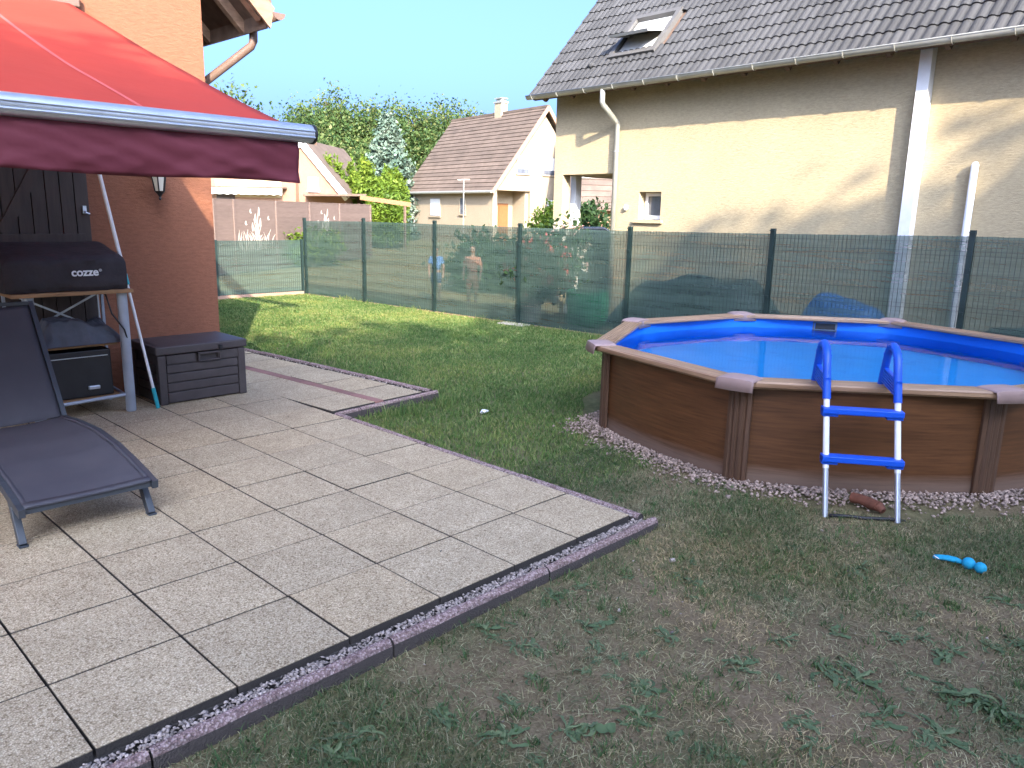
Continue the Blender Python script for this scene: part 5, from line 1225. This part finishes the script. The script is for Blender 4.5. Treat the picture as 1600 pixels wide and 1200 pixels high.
# two children standing in the neighbour's garden
def skin(name, V, E_, Rd, m, parent, sub=2):
    off = wloc(parent); me = bpy.data.meshes.new(name); me.from_pydata([tuple(Vector(v)-off) for v in V], E_, [])
    o = bpy.data.objects.new(name, me); COL.objects.link(o); o.parent = parent
    md = o.modifiers.new('skin', 'SKIN'); me.materials.append(m)
    for i, r in enumerate(Rd): me.skin_vertices[0].data[i].radius = (r, r) if not isinstance(r, tuple) else r
    me.skin_vertices[0].data[0].use_root = True
    md.use_smooth_shade = True; s = o.modifiers.new('sub', 'SUBSURF'); s.levels = sub; s.render_levels = sub
    return o
def person(label, loc, h, ang, shirt, short, long_hair, armbend=.0):
    t = thing('person', label, 'person', loc); k = h/1.75; ca, sa = math.cos(ang), math.sin(ang)
    def q(x, y, z): return Vector((loc[0]+(x*ca-y*sa)*k, loc[1]+(x*sa+y*ca)*k, loc[2]+z*k))
    V = [q(0, 0, .95), q(0, .01, 1.12), q(0, .0, 1.32), q(0, .01, 1.46), q(0, .0, 1.53), q(0, -.02, 1.60), q(0, -.01, 1.68), q(0, 0, 1.73)]
    Rr = [(.145, .10), (.125, .09), (.15, .10), (.07, .06), (.052, .052), (.074, .085), (.078, .095), (.05, .06)]
    E_ = [(0, 1), (1, 2), (2, 3), (3, 4), (4, 5), (5, 6), (6, 7)]
    for s in (-1, 1):
        i = len(V); V += [q(.17*s, 0, 1.41), q(.24*s, .02, 1.14), q(.23*s, -.10-armbend, .93+armbend*.8), q(.22*s, -.14-armbend, .85+armbend)]; Rr += [.055, .042, .034, .03]; E_ += [(2, i), (i, i+1), (i+1, i+2), (i+2, i+3)]
        for f_ in range(4):
            j = len(V); V += [q(.22*s+(f_-1.5)*.018, -.19-armbend, .80+armbend), q(.22*s+(f_-1.5)*.018, -.20-armbend, .77+armbend)]; Rr += [.0085, .007]; E_ += [(i+3, j), (j, j+1)]
        i = len(V); V += [q(.09*s, 0, .86), q(.10*s, -.02, .50), q(.10*s, .02, .10), q(.10*s, -.05, .035), q(.105*s, -.15, .03)]; Rr += [.088, .058, .042, .04, .032]; E_ += [(0, i), (i, i+1), (i+1, i+2), (i+2, i+3), (i+3, i+4)]
    Rr = [tuple(x*k for x in r) if isinstance(r, tuple) else r*k for r in Rr]
    skin('body', V, E_, Rr, M['skin'], t)
    V = [q(0, 0, .98), q(0, .01, 1.12), q(0, 0, 1.30), q(0, .01, 1.42)]; Rr = [(.17, .125), (.15, .115), (.172, .125), (.11, .09)]; E_ = [(0, 1), (1, 2), (2, 3)]
    for s in (-1, 1):
        i = len(V); V += [q(.18*s, 0, 1.40), q(.225*s, .012, 1.20)]; Rr += [.072, .062]; E_ += [(2, i), (i, i+1)]
    skin('shirt', V, E_, [tuple(x*k for x in r) if isinstance(r, tuple) else r*k for r in Rr], shirt, t)
    V = [q(0, 0, .96), q(0, 0, .90)]; Rr = [(.168, .13), (.165, .13)]; E_ = [(0, 1)]
    for s in (-1, 1):
        i = len(V); V += [q(.092*s, 0, .84), q(.10*s, -.015, .56)]; Rr += [.108, .088]; E_ += [(1, i), (i, i+1)]
    skin('shorts', V, E_, [tuple(x*k for x in r) if isinstance(r, tuple) else r*k for r in Rr], short, t)
    V = [q(0, .0, 1.735), q(0, .045, 1.67), q(0, .075, 1.57)]; Rr = [(.098, .095), (.104, .09), (.085, .06)]; E_ = [(0, 1), (1, 2)]
    if long_hair: V += [q(0, .10, 1.40), q(0, .11, 1.25)]; Rr += [(.085, .05), (.05, .03)]; E_ += [(2, 3), (3, 4)]
    skin('hair', V, E_, [tuple(x*k for x in r) for r in Rr], M['hair'], t)
    b = MB()
    for s in (-1, 1): b.ball(q(.03*s, -.098, 1.64), .011*k, 8, 6)
    b.build('eye', M['black'], t)
    b = MB(); b.ball(q(0, -.112, 1.605), .016*k, 8, 6, (.8, 1, 1.4)); b.build('nose', M['skin'], t, smooth=True)
    b = MB(); b.bar(q(-.025, -.104, 1.565), q(.025, -.104, 1.565), .008*k, .008*k); b.build('mouth', M['top_peach'], t)
    return t
person('child in a blue shirt and dark shorts standing behind the net', (7.1, 10.1, GZ), 1.13, R_(-40), M['shirt_blue'], M['jeans'], False)
person('child in a peach top with long dark hair behind the net', (6.6, 8.45, GZ), 1.24, R_(-50), M['top_peach'], M['top_peach'], True, .05)

# ------------------------------------------------------------------ trees behind the camera that shade the terrace
hsv = Vector((-.5214, -.8533, 0)); av = Vector((-.8533, .5214, 0)); c0 = Vector((CAM.x, CAM.y, 0))
for lb, a, top, r in (('broad leafy tree behind the terrace at the house end', 4.6, 12.7, 2.4), ('tall leafy tree directly behind the sun lounger', 1.4, 13.1, 2.0), ('tall leafy tree directly behind the terrace edge', -1.3, 13.75, 1.8), ('tall leafy tree behind the lawn', -3.8, 14.0, 1.7),
                      ('tallest leafy tree behind the pool', -6.5, 15.7, 2.0), ('second tallest leafy tree behind the pool', -8.9, 15.0, 2.1), ('tall leafy tree furthest behind the pool', -11.6, 14.5, 2.4), ('leafy tree at the far end behind the pool', -15.0, 13.0, 3.0)):
    p0 = c0+hsv*14+av*a
    t = thing('shade_tree', lb, 'tree', (p0.x, p0.y, GZ), 'trees behind the camera')
    limb_mesh((p0.x, p0.y, GZ), (p0.x, p0.y, top*.85), .22, 8, r, int(a*10)).build('trunk', M['bark'], t)
    b = MB(); ch_ = top-1.5
    b.ball((0, 0, 0), 1.0, 18, 14, (1, 1, 1), .0)
    b.v = [tuple(Vector((p0.x, p0.y, 1.2+ch_/2))+Vector((v[0]*r*.84, v[1]*r*.84, v[2]*ch_/2*.90))*(random.uniform(.94, 1.04)/(abs(v[0])**3+abs(v[1])**3+abs(v[2])**3)**(1/3))) for v in b.v]; b.build('inner_crown', M['leaf_dark'], t)
    d = rng.normal(size=(3600, 3)); d /= ((np.abs(d)**3).sum(1)**(1/3))[:, None]; P = np.array([p0.x, p0.y, 1.2+ch_/2])+d*np.array([r, r, ch_/2])*(.84+.2*rng.random((3600, 1))); P = P+rng.normal(size=P.shape)*.26
    V, F = quads(P, .40); npmesh('crown', V, F, M['leaf_tree'], t)

# ------------------------------------------------------------------ grass and weeds
def in_patio(x, y):
    a = (x-PX)*math.cos(TH)+(y-PY)*math.sin(TH); b_ = -(x-PX)*math.sin(TH)+(y-PY)*math.cos(TH)
    return ((x < .10) & (y > -.125) & (y < 5.2)) | ((a > -.3) & (a < 1.27) & (b_ > -.085)) | ((x < -.02) & (y > 5.1))
def pool_dist(x, y): return np.hypot(x-PCX, y-PCY)-2.12
def blades(x, y, hgt, wid, lean):
    n = len(x); a = rng.random(n)*6.283; dx, dy = np.cos(a), np.sin(a); b_ = rng.random(n)*6.283
    z = lawn_zn(x, y)-.003; lx = np.cos(b_)*lean*hgt; ly = np.sin(b_)*lean*hgt
    p0 = np.stack([x-dx*wid/2, y-dy*wid/2, z], 1); p1 = np.stack([x+dx*wid/2, y+dy*wid/2, z], 1)
    p2 = np.stack([x+dx*wid*.4+lx*.35, y+dy*wid*.4+ly*.35, z+hgt*.6], 1); p3 = np.stack([x-dx*wid*.4+lx*.35, y-dy*wid*.4+ly*.35, z+hgt*.6], 1)
    p4 = np.stack([x+lx, y+ly, z+hgt*np.maximum(.55, 1-lean*.3)], 1)
    V = np.stack([p0, p1, p2, p3, p4], 1).reshape(-1, 3); i = np.arange(n)*5
    F = np.concatenate([np.stack([i, i+1, i+2], 1), np.stack([i, i+2, i+3], 1), np.stack([i+3, i+2, i+4], 1)]); return V, F
def scatter(n, x0, x1, y0, y1):
    x = rng.uniform(x0, x1, n); y = rng.uniform(y0, y1, n); d = pool_dist(x, y)
    ok = ~in_patio(x, y) & (d > .12+.25*vnoise(x, y, 2.5, 8)); x, y = x[ok], y[ok]
    # keep what the camera looks at, with a margin
    dx, dy = x-CAM.x, y-CAM.y; f = dx*_f.x+dy*_f.y+(GZ-CAM.z)*_f.z; r = dx*_R.x+dy*_R.y+(GZ-CAM.z)*_R.z; ok = (f > .35) & (np.abs(r/np.maximum(f, .1)) < 1.05)
    return x[ok], y[ok]
# near, sparse and dry
x, y = scatter(620000, -4.2, 3.6, -3.4, 1.2); g = greenness(x, y); tuft = vnoise(x, y, 9, 3)
keep = rng.random(len(x)) < .16+.75*g+.25*(tuft > .62); x, y, g = x[keep], y[keep], g[keep]
k = rng.random(len(x)) < .12+.88*g
V, F = blades(x[k], y[k], rng.uniform(.018, .055, k.sum()), rng.uniform(.0028, .005, k.sum()), rng.uniform(.3, 1.4, k.sum())); npmesh('grass', V, F, M['blade_dry'], kind='stuff')
k = ~k
V, F = blades(x[k], y[k], rng.uniform(.008, .024, k.sum()), rng.uniform(.0022, .0042, k.sum()), rng.uniform(.9, 3.6, k.sum()))
M['straw'] = leafmat('straw_blades', [(0.20, 0.155, 0.08), (0.38, 0.31, 0.17), (0.56, 0.48, 0.30)], .1); npmesh('grass', V, F, M['straw'], kind='stuff')
# further, denser and greener
x, y = scatter(210000, -.2, 6.0, .6, 12.7); dist = np.hypot(x-CAM.x, y-CAM.y); g = greenness(x, y)
keep = rng.random(len(x)) < np.clip(.25+.9*g, 0, 1); x, y, dist = x[keep], y[keep], dist[keep]
V, F = blades(x, y, rng.uniform(.025, .06, len(x)), .0035+.0008*dist*rng.uniform(.6, 1.3, len(x)), rng.uniform(.2, 1.0, len(x))); npmesh('grass', V, F, M['blade'], kind='stuff')
# loose green tufts and dead stalks of the dry foreground
x, y = scatter(2300, -4.0, 3.6, -3.3, 1.0); k = rng.random(len(x)) < .35+.6*greenness(x, y); x, y = x[k], y[k]
rep_n = rng.integers(7, 26, len(x)); sp_ = rng.uniform(.010, .045, len(x)); tx = np.repeat(x, rep_n)+rng.normal(size=rep_n.sum())*np.repeat(sp_, rep_n); tyy = np.repeat(y, rep_n)+rng.normal(size=rep_n.sum())*np.repeat(sp_, rep_n)
ok = ~in_patio(tx, tyy) & (pool_dist(tx, tyy) > .1); tx, tyy = tx[ok], tyy[ok]
V, F = blades(tx, tyy, rng.uniform(.02, .06, len(tx)), rng.uniform(.003, .006, len(tx)), rng.uniform(.3, 1.6, len(tx))); npmesh('grass', V, F, M['tuft'], kind='stuff')
x, y = scatter(22000, -4.0, 3.6, -3.3, 1.0)
V, F = blades(x, y, rng.uniform(.010, .024, len(x)), rng.uniform(.0026, .0048, len(x)), rng.uniform(2, 6, len(x))); npmesh('grass', V, F, M['straw'], kind='stuff')
n = 420; x, y = scatter(n, -4.0, 3.6, -3.3, 1.0); pebbles('gravel', np.c_[x, y, lawn_zn(x, y)+.002], rng.uniform(.003, .008, len(x))*np.where(rng.random(len(x)) < .08, 1.8, 1), M['gravel'])
# longer tufts along kerbs and fence
tx = []; 
for _ in range(46):
    s = rng.random(); c = np.array([5.62+rng.normal(0, .05), 12.4-s*8]) if rng.random() < .5 else np.array(sec(.3+rng.random()*.95, -.15-.25*rng.random()))
    k = rng.integers(8, 22); tx.append(c+rng.normal(size=(k, 2))*.05)
tx = np.vstack(tx); ok = ~in_patio(tx[:, 0], tx[:, 1]); tx = tx[ok]
V, F = blades(tx[:, 0], tx[:, 1], rng.uniform(.06, .17, len(tx)), rng.uniform(.005, .010, len(tx)), rng.uniform(.2, .9, len(tx))); npmesh('grass', V, F, M['blade'], kind='stuff')
# neighbour's dry meadow blades beyond the fence are left to the material
def weed_mesh(seed, nl, L, wd, up, lobed):
    rnd = random.Random(seed); b = MB()
    for i in range(nl):
        a = rnd.uniform(0, 6.283); l = L*rnd.choice((.35, .55, .75, .95, 1.15))*rnd.uniform(.8, 1.15); w_ = wd*rnd.uniform(.6, 1.3); e = up*rnd.uniform(.1, 1.5); k = 8; vs = []
        ox, oy = rnd.uniform(-.25, .25)*L, rnd.uniform(-.25, .25)*L; curl = rnd.uniform(-.9, .9); roll = rnd.uniform(-.5, .5)
        for j in range(k+1):
            f = j/k; aa = a+curl*f*f; ca, sa = math.cos(aa), math.sin(aa); r = l*f; z = e*l*math.sin(f*2.6)*.5+.006+.004*math.sin(j*1.7+i)
            ww = w_*(f**.7)*(1.25-f)**.5*(1+lobed*(.55 if j % 2 else -.45))
            vs += [(ox+ca*r-sa*ww, oy+sa*r+ca*ww, z+ww*(.35+roll)), (ox+ca*r, oy+sa*r, z), (ox+ca*r+sa*ww, oy+sa*r-ca*ww, z+ww*(.35-roll))]
        b.add(vs, [(3*j+c, 3*j+c+1, 3*j+c+4, 3*j+c+3) for j in range(k) for c in (0, 1)])
    o = b.build('weed', M['weed'], smooth=True); me = o.data; bpy.data.objects.remove(o); return me
wm = [weed_mesh(*q) for q in ((1, 12, .085, .013, .30, .5), (2, 18, .075, .011, .5, .3), (3, 9, .095, .017, .2, .15), (4, 26, .065, .010, .5, .6), (5, 14, .10, .010, .35, .8), (6, 7, .08, .02, .25, .1), (7, 30, .09, .011, .35, .45), (8, 16, .07, .014, .6, .0))]
def ongr(px, py):
    d = _f+_R*((px-800)/1214.3)-_U*((py-600)/1214.3); s = (GZ-CAM.z)/d.z; return CAM.x+d.x*s, CAM.y+d.y*s
spots = [(790, 1155, 1.1), (920, 1140, 1.5), (1005, 1080, 1.0), (1000, 1120, .9), (935, 975, 1.2), (1045, 995, 1.0), (860, 935, .9), (1300, 985, .8), (1290, 1050, 1.1), (1340, 1065, 1.1), (1480, 1030, 1.1), (1510, 1090, 1.5), (1560, 1110, 1.3), (1440, 965, .8), (1330, 895, 1.1), (1340, 890, .9), (1080, 880, .8), (1085, 910, 1.0),
         (1240, 855, .8), (980, 905, .8), (905, 920, .8), (1160, 1040, .9), (960, 1030, .8), (1405, 1000, .9), (1600, 1010, 1.0), (1120, 1175, 1.0), (560, 1150, 1.2), (520, 1185, 1.1), (1180, 930, .7), (1545, 1010, .8), (1220, 1000, .8), (1050, 1150, .8), (800, 880, .7), (760, 985, .9), (830, 1010, .9), (690, 1120, .9), (1470, 1150, 1.3), (1380, 1130, 1.0), (1250, 1130, .9), (1565, 940, .9)]
rw_ = random.Random(11)
for _ in range(70):
    px, py = rw_.uniform(350, 1600), 830+370*rw_.random()**.9; X_, Y_ = ongr(px, py)
    if in_patio(np.array([X_]), np.array([Y_-.05]))[0] or pool_dist(X_, Y_) < .35: continue
    spots.append((px, py, rw_.uniform(.3, .75)))
for px, py, s in list(spots[:40]):
    for _ in range(rw_.choice((0, 1, 2))): spots.append((px+rw_.uniform(-38, 38), py+rw_.uniform(-14, 14), s*rw_.uniform(.4, .8)))
for i, (px, py, s) in enumerate(spots):
    X_, Y_ = ongr(px, py); o = bpy.data.objects.new('weed', wm[(i*5+i//3) % 8]); COL.objects.link(o); o.location = (X_, Y_, lawn_z(X_, Y_)+.001); o.rotation_euler = (0, 0, random.uniform(0, 6.28)); s *= .86; o.scale = (s*random.uniform(.8, 1.25), s*random.uniform(.8, 1.25), s*random.uniform(.5, 1.0))
    tag(o, 'low green broad leaved weed growing in the dry foreground lawn', 'weed', 'weeds in the dry lawn')
